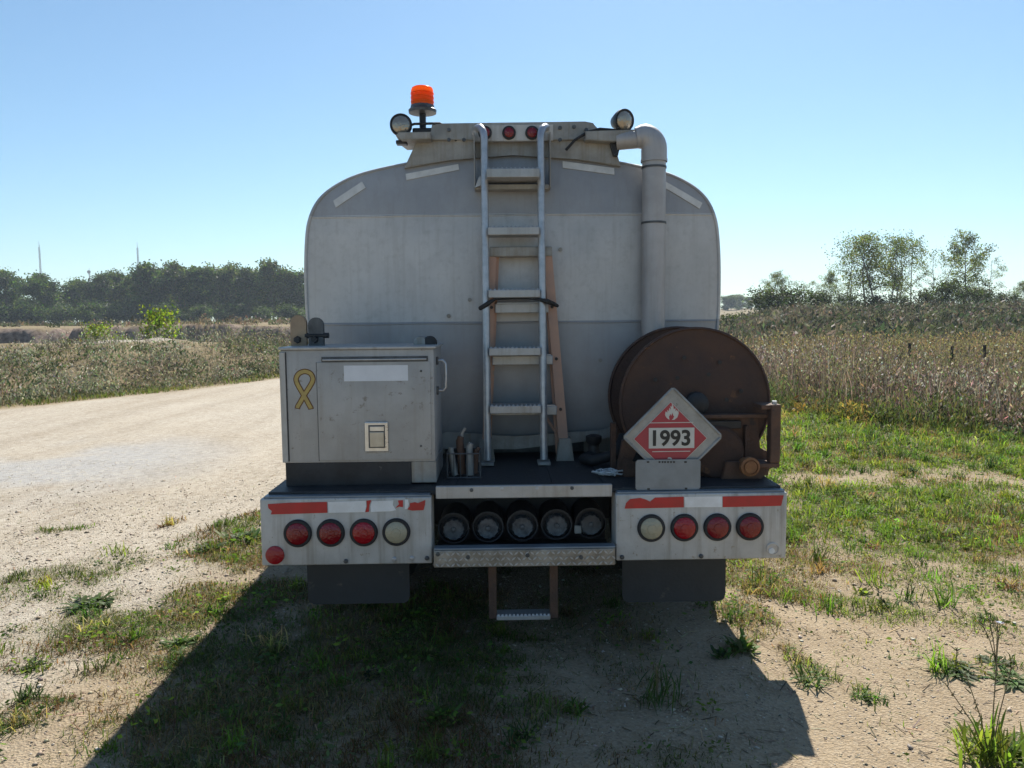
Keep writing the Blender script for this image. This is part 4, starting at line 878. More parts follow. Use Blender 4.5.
# bright verge along the far road edge and under the tall weeds
n = 26000; t = g1.random(n)*44-6; s = np.abs(g1.normal(size=n))*0.9+0.05
P = EDGE_P[None]+ED[None]*t[:, None]+EN[None]*s[:, None]; c0 = edge_s(P[:, 0], P[:, 1]); P = P[(c0 > -0.15) & (g1.random(n) < 0.25+1.2*sm(0.4, 0.6, fbm(P[:, 0], P[:, 1], 1.1, 3)))]; n = len(P)
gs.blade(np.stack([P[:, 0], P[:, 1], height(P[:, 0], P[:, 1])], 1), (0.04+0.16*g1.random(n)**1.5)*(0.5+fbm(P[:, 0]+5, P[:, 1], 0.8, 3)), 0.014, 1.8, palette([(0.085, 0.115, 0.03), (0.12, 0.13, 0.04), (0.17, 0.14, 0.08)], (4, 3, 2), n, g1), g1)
tag(link('grass', gs.mesh('grass'), grass_m), 'short patchy green and dry grass growing through the gravel', 'grass', kind='stuff')

# dry litter: fallen stems and dead bits lying flat
ls = Soup(); x, y = scatter(26000, 2.4, 9.0); kp = g1.random(len(x)) < 0.15+0.85*np.clip(cover(x, y)*1.2, 0, 1)*(x > -2.2); x, y = x[kp], y[kp]; n = len(x)
az = g1.random(n)*6.283; L_ = 0.012+0.045*g1.random(n)**2; d = np.stack([np.cos(az), np.sin(az), 0.15*g1.normal(size=n)], 1)*L_[:, None]; sd_ = np.stack([-np.sin(az), np.cos(az), 0*az], 1)*0.0022
P = np.stack([x, y, height(x, y)+0.004], 1); V = np.stack([P-d-sd_, P-d+sd_, P+d+sd_, P+d-sd_], 1).reshape(-1, 3)
ls.add(V, np.arange(4*n).reshape(n, 4), None, np.repeat(palette([(0.36, 0.29, 0.18), (0.2, 0.15, 0.09), (0.1, 0.07, 0.045)], (3, 2, 2), n, g1), 4, 0))
tag(link('dry_litter', ls.mesh('dry_litter'), dry_m), 'dead straw and plant bits scattered over the gravel', 'litter', kind='stuff')

# loose gravel stones
st = Soup(); x, y = scatter(48000, 2.4, 8.5, 0.74); kp = g1.random(len(x)) > np.maximum(0.75*np.clip(cover(x, y), 0, 1), sm(4.2, 8.3, y)); x, y = x[kp], y[kp]; n = len(x)
r_ = (0.0025+0.0045*g1.random(n)**2+0.009*(g1.random(n) < 0.03)*g1.random(n))*(1+0.12*(y-2.4)); q = g1.normal(size=(n, 6, 3))*0.22
base = np.array([[1, 0, 0], [-1, 0, 0], [0, 1, 0], [0, -1, 0], [0, 0, .6], [0, 0, -.6]], float)
V = np.stack([x, y, height(x, y)+r_*0.15], 1)[:, None]+(base[None]+q)*r_[:, None, None]
tri = np.array([[0, 2, 4], [2, 1, 4], [1, 3, 4], [3, 0, 4], [2, 0, 5], [1, 2, 5], [3, 1, 5], [0, 3, 5]])
st.add(V.reshape(-1, 3), None, (tri[None]+np.arange(n)[:, None, None]*6).reshape(-1, 3), np.repeat(palette([(0.38, 0.315, 0.23), (0.45, 0.40, 0.33), (0.28, 0.22, 0.155), (0.19, 0.16, 0.13)], (5, 2, 4, 1), n, g1, var=.15, hue=.05), 6, 0))
tag(link('gravel_stones', st.mesh('gravel_stones'), stone_m), 'loose small tan gravel stones on the ground', 'gravel', kind='stuff')

# tall weeds
def up_leaves(soup, P, size, cols, g, aspect=0.22, vert=0.6):
    n = len(P); a = rdir(n, g); a[:, 2] = np.abs(a[:, 2])+vert; a /= np.linalg.norm(a, axis=1, keepdims=True)
    b_ = np.cross(a, rdir(n, g)); b_ /= np.linalg.norm(b_, axis=1, keepdims=True)+1e-9; s = np.broadcast_to(np.asarray(size, float), (n,))[:, None]
    V = np.stack([P-a*s, P+b_*s*aspect, P+a*s, P-b_*s*aspect], 1).reshape(-1, 3); soup.add(V, np.arange(4*n).reshape(n, 4), None, np.repeat(cols, 4, 0))
def weeds(soup, x, y, hmin, hmax, stalk, leafcols, lw, nleaf, lsize, headcols=None, stalk_w=0.008, spread=0.07, g=g1, hs=None, head_size=None, aspect=0.24):
    n = len(x); z = height(x, y)-0.02; h = hmin+(hmax-hmin)*g.random(n)**1.3
    if hs is not None: h = h*hs
    P = np.stack([x, y, z], 1); soup.blade(P, h, stalk_w, 0.4, palette(stalk, [1]*len(stalk), n, g), g)
    tone = ((0.55+0.5*g.random(n))*(0.5+1.0*fbm(x+21, y+5, 1.1, 3))*1.22).repeat(nleaf)[:, None]; u = np.clip((fbm(x+77, y+33, 1.7, 4)-0.28)/0.44+0.16*g.normal(size=n), 0, 0.999)
    pick = np.searchsorted(np.cumsum(np.asarray(lw)/np.sum(lw)), u)
    t = g.random((n, nleaf))**0.85; off = g.normal(size=(n, nleaf, 3))*spread*(1.15-0.7*t)[..., None]; off[..., 2] *= 0.4
    L = (P[:, None]+np.stack([0*t, 0*t, t*h[:, None]*0.94], -1)+off).reshape(-1, 3)
    own = np.asarray(leafcols, float)[pick].repeat(nleaf, 0); mixd = palette(leafcols, lw, len(L), g)
    up_leaves(soup, L, lsize*(0.5+g.random(len(L))), shade(np.where(g.random((len(L), 1)) < 0.65, own, mixd)*tone, len(L), g, .15, .08), g, aspect)
    if headcols is not None:
        k = 4; Hh = P[:, None]+np.array([0, 0, 1.0])*h[:, None, None]*(0.84+0.16*g.random((n, k, 1)))+g.normal(size=(n, k, 3))*spread*0.3
        up_leaves(soup, Hh.reshape(-1, 3), (head_size or lsize*0.8), palette(headcols, [1]*len(headcols), n*k, g), g, 0.4)
def clumps(soup, x, y, r, hgt, nl, lsize, cols, g=g1, z=None):
    """mounded low shrubs: leaves filling half-ellipsoids, one tone per shrub"""
    n = len(x); d = rdir(n*nl, g); d[:, 2] = np.abs(d[:, 2]); rad = g.random(n*nl)**0.4
    lump = 0.75+0.5*np.repeat(g.random((n, 1)), nl, 0)[:, 0]
    P = d*rad[:, None]*np.repeat(np.stack([r, r, hgt], 1), nl, 0)*lump[:, None]; z = height(x, y) if z is None else z
    P = P+np.repeat(np.stack([x, y, z], 1), nl, 0)
    base = np.asarray(cols, float)[np.clip(((fbm(x+31, y+7, 4, 3)-0.25)/0.5*len(cols)+g.normal(size=n)*0.8).astype(int), 0, len(cols)-1)]*(0.6+0.9*g.random((n, 1)))
    up_leaves(soup, P, lsize*(0.5+g.random(n*nl)), shade(np.repeat(base, nl, 0), n*nl, g, .2, .1), g, 0.4, 0.3)
ws_ = Soup()
def wedge(n, r0, r1, y0, y1, p=2.0, g=g1):
    y = (g.random(n)*(y1**p-y0**p)+y0**p)**(1/p); return (r0+(r1-r0)*g.random(n))*y, y
def front_r(x): return 13.0-2.35*np.clip(x-5.0, -0.6, 1.75)+2.2*(fbm(x, x*0, 2.2, 4)-0.5)
x, y = wedge(23500, 0.10, 1.15, 7.6, 29, 1.2); k_ = g1.random(len(x)) < np.where((x/y > 0.27) & (x/y < 0.82), 1.0, 0.6); x, y = x[k_], y[k_]; k_ = (y > front_r(x)); x, y = x[k_], y[k_]
dist_f = y-front_r(x); hs = 0.74*(0.35+0.65*sm(0, 2.4, dist_f))*(0.45+1.05*fbm(x+3, y+8, 1.5, 3))
bz = fbm(x+5, y, 2.4, 4)+0.10*sm(17, 22, y)*-1
A = (bz > 0.5) & (y < 20); Cc = y >= 17.5+3*g1.random(len(y)); A &= ~Cc; Bq = ~A & ~Cc
weeds(ws_, x[A], y[A], 0.7, 1.45, [(0.13, 0.095, 0.075), (0.19, 0.14, 0.11)], [(0.15, 0.11, 0.085), (0.105, 0.08, 0.065), (0.22, 0.17, 0.125), (0.09, 0.10, 0.045)], (4, 3, 2, 2), 10, 0.039, [(0.24, 0.19, 0.14), (0.15, 0.11, 0.085), (0.36, 0.32, 0.27)], hs=hs[A])
weeds(ws_, x[Bq], y[Bq], 0.6, 1.35, [(0.10, 0.10, 0.05), (0.16, 0.13, 0.09)], [(0.09, 0.11, 0.04), (0.13, 0.14, 0.055), (0.17, 0.15, 0.085), (0.14, 0.105, 0.08)], (4, 3, 2, 3), 10, 0.039, [(0.22, 0.19, 0.09), (0.16, 0.13, 0.08)], hs=hs[Bq])
weeds(ws_, x[Cc], y[Cc], 0.7, 1.4, [(0.15, 0.12, 0.07)], [(0.14, 0.125, 0.065), (0.17, 0.14, 0.075), (0.10, 0.105, 0.05), (0.13, 0.105, 0.08)], (4, 3, 3, 2), 10, 0.05, [(0.26, 0.21, 0.085), (0.18, 0.14, 0.08)], hs=hs[Cc])
# bare upright dead stalks rising out of them
x, y = wedge(9500, 0.28, 0.9, 8, 24, 1.15); k_ = (y > front_r(x)+0.4); x, y = x[k_], y[k_]; n = len(x)
ws_.blade(np.stack([x, y, height(x, y)], 1), (0.6+0.75*g1.random(n)**2)*(0.5+0.9*fbm(x+3, y+8, 1.5, 3)), 0.011, 0.3, palette([(0.11, 0.08, 0.07), (0.18, 0.14, 0.11), (0.28, 0.23, 0.18)], (3, 3, 2), n, g1), g1)
# green fringe at their foot
x, y = wedge(11000, 0.15, 1.0, 7.2, 15, 1.1); d_ = y-front_r(x); k_ = (d_ > -1.0) & (d_ < 0.8+1.8*fbm(x, y, 1.4, 3)) & (fbm(x+8, y, 0.9, 3) > 0.40); x, y = x[k_], y[k_]
weeds(ws_, x, y, 0.12, 0.62, [(0.12, 0.15, 0.04)], [(0.085, 0.115, 0.03), (0.12, 0.135, 0.04), (0.17, 0.14, 0.045), (0.06, 0.085, 0.03)], (4, 3, 1, 3), 9, 0.035, None, hs=0.4+1.2*fbm(x+1, y+2, 1.2, 3))
x, y = wedge(90, 0.34, 0.80, 7.8, 13, 1.1); k_ = np.abs(y-front_r(x)) < 0.8; x, y = x[k_], y[k_]
clumps(ws_, x, y, 0.22+0.2*g1.random(len(x)), 0.2+0.2*g1.random(len(x)), 160, 0.035, [(0.06, 0.085, 0.03), (0.10, 0.12, 0.035), (0.22, 0.16, 0.04)])
x, y = wedge(420, 0.32, 0.8, 9.5, 20, 1.3); k_ = y > front_r(x)+0.5; x, y = x[k_], y[k_]
ws_.leaf(np.stack([x, y, height(x, y)+0.5+0.6*g1.random(len(x))], 1), 0.02, shade((0.42, 0.40, 0.34), len(x), g1), g1, 0.6)
tag(link('tall_weeds', ws_.mesh('tall_weeds'), dry_m), 'tall brown and green weeds filling the field on the right', 'weeds', kind='stuff')
# brush on the rise
bs = Soup(); x, y = wedge(3900, 0.02, 1.2, 29, 100, 1.3); k_ = fbm(x, y, 6, 3) > 0.36; x, y = x[k_], y[k_]
sz = 0.5+0.9*g1.random(len(x))**2
clumps(bs, x, y, 0.7*sz+0.35, 0.75*sz+0.3, 42, 0.165, [(0.045, 0.055, 0.028), (0.075, 0.07, 0.05), (0.10, 0.085, 0.065), (0.06, 0.07, 0.035), (0.035, 0.045, 0.026)])
x, y = wedge(6500, 0.02, 1.1, 27, 80, 1.2)
weeds(bs, x, y, 0.5, 1.3, [(0.12, 0.09, 0.07)], [(0.12, 0.10, 0.07), (0.08, 0.09, 0.04), (0.16, 0.13, 0.09)], (4, 3, 2), 8, 0.10, None, 0.02, 0.2, hs=0.5+1.0*fbm(x, y, 5, 3))
tag(link('hill_brush', bs.mesh('hill_brush'), dry_m), 'low dark brush covering the rise beyond the field', 'brush', kind='stuff')
# left bank
lb = Soup(); n = 18000; t = g1.random(n)**0.9*60-15; s = g1.random(n)**1.5*15+0.45; P = EDGE_P[None]+ED[None]*t[:, None]+EN[None]*s[:, None]; x, y = P[:, 0], P[:, 1]
hp = np.maximum(np.exp(-((x+12.4)/3.2)**2-((y-25.6)/2.1)**2), 0.9*np.exp(-((x+16.8)/2.8)**2-((y-26.2)/1.8)**2)); k_ = (g1.random(n) > 1.35*hp) & (edge_s(x, y) > 0.25); x, y, s = x[k_], y[k_], s[k_]
bz = fbm(x+50, y, 2.6, 4); hs = (0.35+0.65*sm(0.2, 2.0, s))*(0.30+1.25*fbm(x+9, y+9, 2.2, 3))*0.85*(1-0.78*sm(3.5, 6.5, s))
A = bz > 0.5
weeds(lb, x[A], y[A], 0.45, 1.0, [(0.13, 0.12, 0.08)], [(0.12, 0.14, 0.075), (0.20, 0.20, 0.14), (0.085, 0.115, 0.045), (0.30, 0.285, 0.23)], (4, 3, 3, 1.5), 9, 0.040, [(0.34, 0.32, 0.26), (0.2, 0.18, 0.12)], hs=hs[A], spread=0.12, aspect=.3)
weeds(lb, x[~A], y[~A], 0.5, 1.15, [(0.12, 0.09, 0.07)], [(0.12, 0.115, 0.075), (0.075, 0.105, 0.04), (0.15, 0.13, 0.095), (0.17, 0.15, 0.06)], (4, 3, 2, 1), 9, 0.040, [(0.18, 0.15, 0.11), (0.28, 0.25, 0.19)], hs=hs[~A], spread=0.12, aspect=.3)
n = 420; t = g1.random(n)*46-6; s = g1.random(n)**1.2*9+0.8; P = EDGE_P[None]+ED[None]*t[:, None]+EN[None]*s[:, None]; sz = 0.3+0.7*g1.random(n)**2
hpc = np.exp(-((P[:, 0]+12.4)/3.2)**2-((P[:, 1]-25.6)/2.1)**2); q_ = hpc < 0.4; P, sz, s = P[q_], sz[q_], s[q_]
clumps(lb, P[:, 0], P[:, 1], 0.55*sz+0.25, (0.5*sz+0.18)*(1-0.75*sm(3.5, 6.5, s)), 110, 0.05, [(0.12, 0.125, 0.08), (0.06, 0.085, 0.04), (0.17, 0.165, 0.12), (0.10, 0.12, 0.045), (0.10, 0.085, 0.065)])
tag(link('bank_weeds', lb.mesh('bank_weeds'), dry_m), 'grey-green weeds along the far side of the gravel road', 'weeds', kind='stuff')
# sparse rough grass on the pit floor and plateau
pg = Soup(); x, y = wedge(15000, -0.85, -0.05, 36, 190, 1.5); k_ = fbm(x, y, 9, 3) > 0.47; x, y = x[k_], y[k_]; sl2 = np.abs(height(x, y+0.6)-height(x, y-0.6)); k_ = sl2 < 0.2+0.4*g1.random(len(x)); x, y = x[k_], y[k_]; n = len(x)
for q in range(3):
    pg.blade(np.stack([x+g1.normal(size=n)*0.3, y+g1.normal(size=n)*0.3, height(x, y)-0.05], 1), 0.15+0.3*g1.random(n), 0.09, 0.9, palette([(0.15, 0.12, 0.08), (0.10, 0.10, 0.05), (0.22, 0.17, 0.11)], (3, 2, 2), n, g1), g1)
x, y = wedge(700, -0.85, -0.05, 66, 185, 1.3); clumps(pg, x, y, 0.5+0.9*g1.random(len(x)), 0.3+0.6*g1.random(len(x)), 40, 0.16, [(0.085, 0.08, 0.055), (0.06, 0.075, 0.035), (0.13, 0.10, 0.07)])
tag(link('rough_grass', pg.mesh('rough_grass'), dry_m), 'sparse dry rough grass on the worked ground beyond the road', 'grass', kind='stuff')

# ================================================================== TREES AND BUSHES
def tree_meshes(seed, H, cw, cb, nl, leaf, cols, w, sparse=0.0, tr=0.02, limbs=14, stems=1):
    """unit-ish tree: trunk and limbs as tubes, crown as leaf clumps round the twig ends"""
    g = np.random.default_rng(seed); bm = bmesh.new(); ends = []
    for s in range(stems):
        lean = g.normal(size=2)*(0.05 if stems == 1 else 0.16)*H; b0 = g.normal(size=2)*(0 if stems == 1 else 0.04*H)
        hp = [0, .25, .5, .75, .95]; pts = [np.array([b0[0]+lean[0]*t**1.4+g.normal()*0.012*H*(t > 0), b0[1]+lean[1]*t**1.4+g.normal()*0.012*H*(t > 0), H*t]) for t in hp]
        tube(bm, pts, [tr*H*(1-0.85*t) for t in hp], 6)
        for k in range(limbs):
            t = cb+(0.93-cb)*((k+g.random())/limbs); i = min(int(t/0.25), 3); u = (t-hp[i])/(hp[i+1]-hp[i]); p = pts[i]*(1-u)+pts[i+1]*u
            env = math.sin(math.pi*min(max((t-cb*0.8)/(1.02-cb*0.8), 0.03), 1)**0.75)**0.7
            az = g.random()*6.283; L = cw*env*(0.55+0.6*g.random()); up = 0.25+0.75*g.random()
            d = np.array([math.cos(az), math.sin(az), up]); e = p+d*L; m = p+d*L*0.5+g.normal(size=3)*0.06*L
            r0 = tr*H*(1-0.85*t)*0.55; tube(bm, [p, m, e], [r0, r0*0.6, r0*0.2], 4); ends += [m, e]
            for q in range(2):
                e2 = m+(d+g.normal(size=3)*0.7)*L*0.45; tube(bm, [m, e2], [r0*0.4, r0*0.12], 3); ends.append(e2)
        ends.append(pts[-1])
    tm = bpy.data.meshes.new('trunk'); bmesh.ops.recalc_face_normals(bm, faces=bm.faces); bm.to_mesh(tm); bm.free(); tm.materials.append(bark_m)
    E_ = np.array(ends)
    if sparse: E_ = E_[g.random(len(E_)) > sparse*0.5]
    i = g.integers(0, len(E_), nl); sig = cw*(0.19-0.10*sparse)
    P = E_[i]+g.normal(size=(nl, 3))*sig*np.array([1, 1, 0.75]); P[:, 2] = np.maximum(P[:, 2], 0.04*H)
    tone = 0.4+1.2*g.random(len(E_))
    C = palette(cols, w, nl, g)*tone[i][:, None]
    so_ = Soup(); so_.leaf(P, leaf*(0.6+0.8*g.random(nl)), np.clip(C, 0.006, 0.6), g, 0.6); cm = so_.mesh('crown'); cm.materials.append(leaf_m)
    return tm, cm
def plant_tree(name, kind, x, y, s, rz, label, cat, group, z=None, sw=1.0):
    o = empty(name, (x, y, float(height(np.array(x), np.array(y))) - 0.05 if z is None else z), label, cat, group)
    o.scale = (s*sw, s*sw, s); o.rotation_euler = (0, 0, rz)
    link('trunk', kind[0], None, o); link('crown', kind[1], None, o); return o
DK = [(0.042, 0.066, 0.026), (0.055, 0.08, 0.03), (0.035, 0.052, 0.024), (0.075, 0.09, 0.035)]
kA = tree_meshes(1, 10, 3.3, .22, 8500, .21, DK, (4, 3, 3, 1), limbs=22)
kB = tree_meshes(2, 10, 2.9, .2, 8000, .20, DK, (3, 4, 2, 2), limbs=22)
kC = tree_meshes(3, 10, 2.9, .35, 2200, .19, DK, (3, 3, 2, 2), .6, limbs=16)
kD = tree_meshes(4, 10, 3.0, .16, 8500, .20, [(0.07, 0.085, 0.036), (0.05, 0.07, 0.03), (0.09, 0.10, 0.045)], (3, 3, 2), limbs=24)
kU = tree_meshes(5, 10, 6.0, .03, 5000, .42, DK, (4, 2, 4, 1), limbs=18, stems=3)
kE = tree_meshes(12, 10, 4.2, .04, 8500, .26, DK, (4, 2, 4, 1), limbs=24)
SP = [(0.085, 0.105, 0.03), (0.12, 0.13, 0.035), (0.065, 0.085, 0.03), (0.16, 0.13, 0.04)]
kP = tree_meshes(6, 10, 3.0, .28, 6500, .105, SP, (4, 3, 3, 1), .35, .013, 22, 2)
kQ = tree_meshes(7, 10, 2.6, .25, 2600, .095, SP, (4, 2, 4, 1), .7, .011, 18, 2)
kR = tree_meshes(8, 10, 2.6, .22, 5200, .11, SP, (3, 3, 3, 1), .4, .013, 20, 1)
kS = tree_meshes(9, 10, 5.5, .05, 2600, .38, [(0.042, 0.055, 0.026), (0.028, 0.036, 0.022), (0.06, 0.075, 0.03)], (3, 3, 2), .1, .012, 16, 4)
kY = tree_meshes(10, 10, 5.0, .05, 1500, .42, [(0.14, 0.19, 0.035), (0.19, 0.22, 0.04), (0.09, 0.13, 0.03)], (3, 3, 2), .2, .012, 14, 4)
def place(kind, name, px, top, Y, rz, label, cat, group, sw=1.0):
    p = at(px, (top+320)/2, Y); z0 = float(height(np.array(p[0]), np.array(Y))); zt = at(px, top, Y)[2]
    return plant_tree(name, kind, p[0], Y, (zt-z0)/10.0, rz, label, cat, group, sw=sw)
G_L = 'trees of the far wood on the left'
LT = [(6, 272, 196, kB, 'dark tree at the left edge of the photo, at the end of the wood', 1.0), (41, 277, 192, kA, 'round dark tree standing in front of the tallest left mast', 1.1), (76, 281, 205, kB, 'lower dark tree between the round tree and the wood', 1.05), (100, 278, 200, kA, 'dark wood tree under the short middle mast', 1.0), (117, 275, 206, kD, 'wood tree just left of the airy tall tree', .9),
      (131, 270, 203, kC, 'airy see-through tall tree beside the right mast', .85), (152, 268, 194, kA, 'broad dark tree right of the airy tree', 1.05), (180, 267, 198, kD, 'greener rounded tree in the middle of the wood', 1.0), (203, 269, 196, kB, 'dark wood tree right of the greener rounded tree', 1.0), (228, 268, 200, kD, 'pale green wood tree left of the notch', .95), (248, 272, 197, kA, 'dark wood tree at the notch in the skyline', .95), (273, 265, 195, kD, 'tallest pale crown of the wood near the tank', .95), (297, 273, 197, kB, 'wood tree partly hidden by the left side of the tank', 1.0)]
for i, (px, top, Y, kd, lb_, sw) in enumerate(LT): place(kd, 'wood_tree', px, top, Y, 1.7*i, lb_, 'tree', G_L, sw)
ORD = ['first', 'second', 'third', 'fourth', 'fifth', 'sixth', 'seventh', 'eighth', 'ninth', 'tenth', 'eleventh', 'twelfth']
for i, (px, top, Y) in enumerate(((18, 300, 222), (60, 296, 225), (88, 291, 222), (116, 287, 224), (141, 281, 222), (166, 275, 220), (192, 274, 222), (216, 274, 220), (240, 276, 222), (262, 275, 222), (286, 277, 222))):
    place(kE, 'wood_tree', px, top, Y, 2.3*i, 'dense dark tree in the back row of the left wood, %s from the left' % ORD[i], 'tree', G_L, 1.2)
for i, (px, top) in enumerate(((4, 309), (32, 308), (60, 310), (88, 307), (112, 309), (140, 306), (170, 308), (200, 309), (232, 307), (262, 310), (290, 308))):
    place(kU, 'understory_bush', px, top, 182+3*(i % 3), 1.1*i, 'low dark bush at the foot of the left wood, %s from the left' % ORD[i], 'bush', 'bushes at the foot of the wood', 1.15)
fw = Soup(); g5 = np.random.default_rng(55)             # the wood goes on beyond the picture and behind the truck
for r0, r1, n_, Y0 in ((-1.35, -0.72, 26, 205), (-0.27, 0.24, 20, 225), (0.80, 1.4, 22, 260)):
    rr_ = r0+(r1-r0)*(np.arange(n_)+0.6*g5.random(n_))/n_; yy = Y0+25*g5.random(n_); clumps(fw, rr_*yy, yy, 5.5+2.5*g5.random(n_), 8+5*g5.random(n_), 850, 0.85, DK, g5)
tag(link('far_wood', fw.mesh('far_wood'), leaf_m), 'far dark wood continuing along the horizon', 'wood', kind='stuff')
G_R = 'small trees on the rise at the right'
RT = [(776, 273, 84, kR, 'small round tree nearest the tank on the right rise', 1.0), (800, 283, 86, kQ, 'thin nearly leafless sapling right of the small round tree', .8), (831, 272, 82, kR, 'small bushy dark tree left of the big clump', .9), (851, 250, 88, kQ, 'leaning airy tree at the left edge of the big clump', 1.0), (870, 237, 84, kP, 'largest leafy tree of the big right clump', 1.05), (893, 240, 86, kP, 'second leafy tree of the big right clump', .8), (912, 238, 90, kQ, 'wispy pale tree right of the big clump', .9), (932, 254, 91, kQ, 'lower wispy tree at the end of the big clump', .9), (965, 234, 83, kR, 'tall slender tree standing apart at the right', .85), (991, 258, 88, kQ, 'faint airy tree just right of the tall slender tree', 1.0), (1021, 282, 84, kR, 'small tree cut by the right edge of the photo', 1.0)]
for i, (px, top, Y, kd, lb_, sw) in enumerate(RT): place(kd, 'rise_tree', px, top, Y, 0.9+1.9*i, lb_, 'tree', G_R, sw)
RS = [(768, 294, 76, 'dark shrub under the small round tree', 1.0), (790, 293, 75, 'darkest low shrub between the small trees', 1.3), (815, 295, 76, 'dark shrub left of the small bushy tree', 1.2), (845, 297, 78, 'green shrub at the foot of the leaning tree', 1.1), (875, 298, 78, 'shrub below the largest leafy tree', 1.2), (900, 298, 78, 'shrub right of the largest leafy tree', 1.2), (925, 294, 77, 'olive shrub below the lower wispy tree', 1.0), (945, 286, 77, 'olive bush between the clump and the slender tree', .8), (968, 292, 74, 'dark rounded shrub under the tall slender tree', 1.1), (985, 293, 75, 'dark shrub right of the slender tree foot', 1.0), (1008, 296, 77, 'grey-green shrub close to the right photo edge', 1.2), (728, 317, 60, 'low green shrub right against the edge of the tank', 1.5), (748, 317, 62, 'low green shrub between the tank and the dark shrubs', 1.6)]
for i, (px, top, Y, lb_, sw) in enumerate(RS): place(kS, 'shrub', px, top, Y, 1.3*i, lb_, 'shrub', 'shrubs on the right rise', sw)
for i, (px, top) in enumerate(((728, 297), (738, 296), (748, 298), (760, 299), (785, 299), (822, 299), (880, 300), (940, 299), (1000, 299))):
    place(kE, 'distant_tree', px, top, 330+9*(i % 3), 2.1*i, 'distant blurred tree on the skyline behind the right rise, %s from the tank' % ORD[i], 'tree', 'distant trees behind the right rise', 1.5)
for px, top, Y, lb_, sw in ((160, 314, 31, 'tallest bright green bush behind the spoil heap', .75), (97, 327, 29, 'yellow-green bush left of the spoil heap', 1.0), (124, 338, 30, 'small yellow-green bush on the spoil heap', 1.0)):
    place(kY, 'bush', px, top, Y, px, lb_, 'bush', 'bright bushes beyond the road', sw)

# ---- radio masts far behind the wood
def mast(px, top, Y, w, label, dish):
    p = at(px, (top+300)/2, Y); zt = at(px, top, Y)[2]; root = empty('radio_mast', (p[0], Y, 0), label, 'mast', 'radio masts on the horizon')
    bm = bmesh.new()
    for a in (0, 2.094, 4.189): cyl(bm, (p[0]+w*math.cos(a), Y+w*math.sin(a), 0), (p[0]+w*0.7*math.cos(a), Y+w*0.7*math.sin(a), zt*0.93), 0.22, 0.16, 5)
    obj('legs', bm, mast_m, root); bm = bmesh.new(); k = 0; z = 4.0
    while z < zt*0.92:
        a = (k % 3)*2.094; b_ = a+2.094; tube(bm, [(p[0]+w*math.cos(a), Y+w*math.sin(a), z), (p[0]+w*math.cos(b_), Y+w*math.sin(b_), z+3.0)], 0.1, 4); z += 2.2; k += 1
    o = obj('lattice', bm, mast_m, root); o['kind'] = 'stuff'
    obj('antenna', Cy((p[0], Y, zt*0.92), (p[0], Y, zt), 0.2, 0.08, 6), mast_m, root)
    for zf in dish: obj('dish', Cy((p[0]+0.2, Y-1.2, zf*zt), (p[0]+0.2, Y-0.5, zf*zt), 1.5, 0.7, 12), mast_m, root)
mast(40.5, 241, 620, 0.75, 'thin lattice mast rising behind the round dark tree', (0.55,)); mast(138.5, 242, 600, 0.75, 'lattice mast with a dish beside the airy tall tree', (0.62,)); mast(90, 268, 640, 0.6, 'short mast just showing above the wood', (0.93,))
# ---- fence posts among the weeds
for px, top, lb_ in ((909, 343, 'leftmost steel fence post standing in the tall weeds'), (951.5, 346, 'middle steel fence post standing in the tall weeds'), (984, 345, 'rightmost steel fence post standing in the tall weeds')):
    p = at(px, 360, 16.5); z0 = float(height(np.array(p[0]), np.array(16.5))); zt = at(px, top, 16.5)[2]
    fp = empty('fence_post', (p[0], 16.5, z0), lb_, 'post', 'steel fence posts in the weeds')
    bm = B(p[0]-0.03, p[0]+0.03, 16.49, 16.5, z0-0.1, zt, 0); box(bm, p[0]-0.006, p[0]+0.006, 16.5, 16.54, z0-0.1, zt); obj('post', bm, wood_fence, fp)
    obj('clip', B(p[0]-0.035, p[0]+0.035, 16.48, 16.49, zt-0.2, zt-0.17), wood_fence, fp)

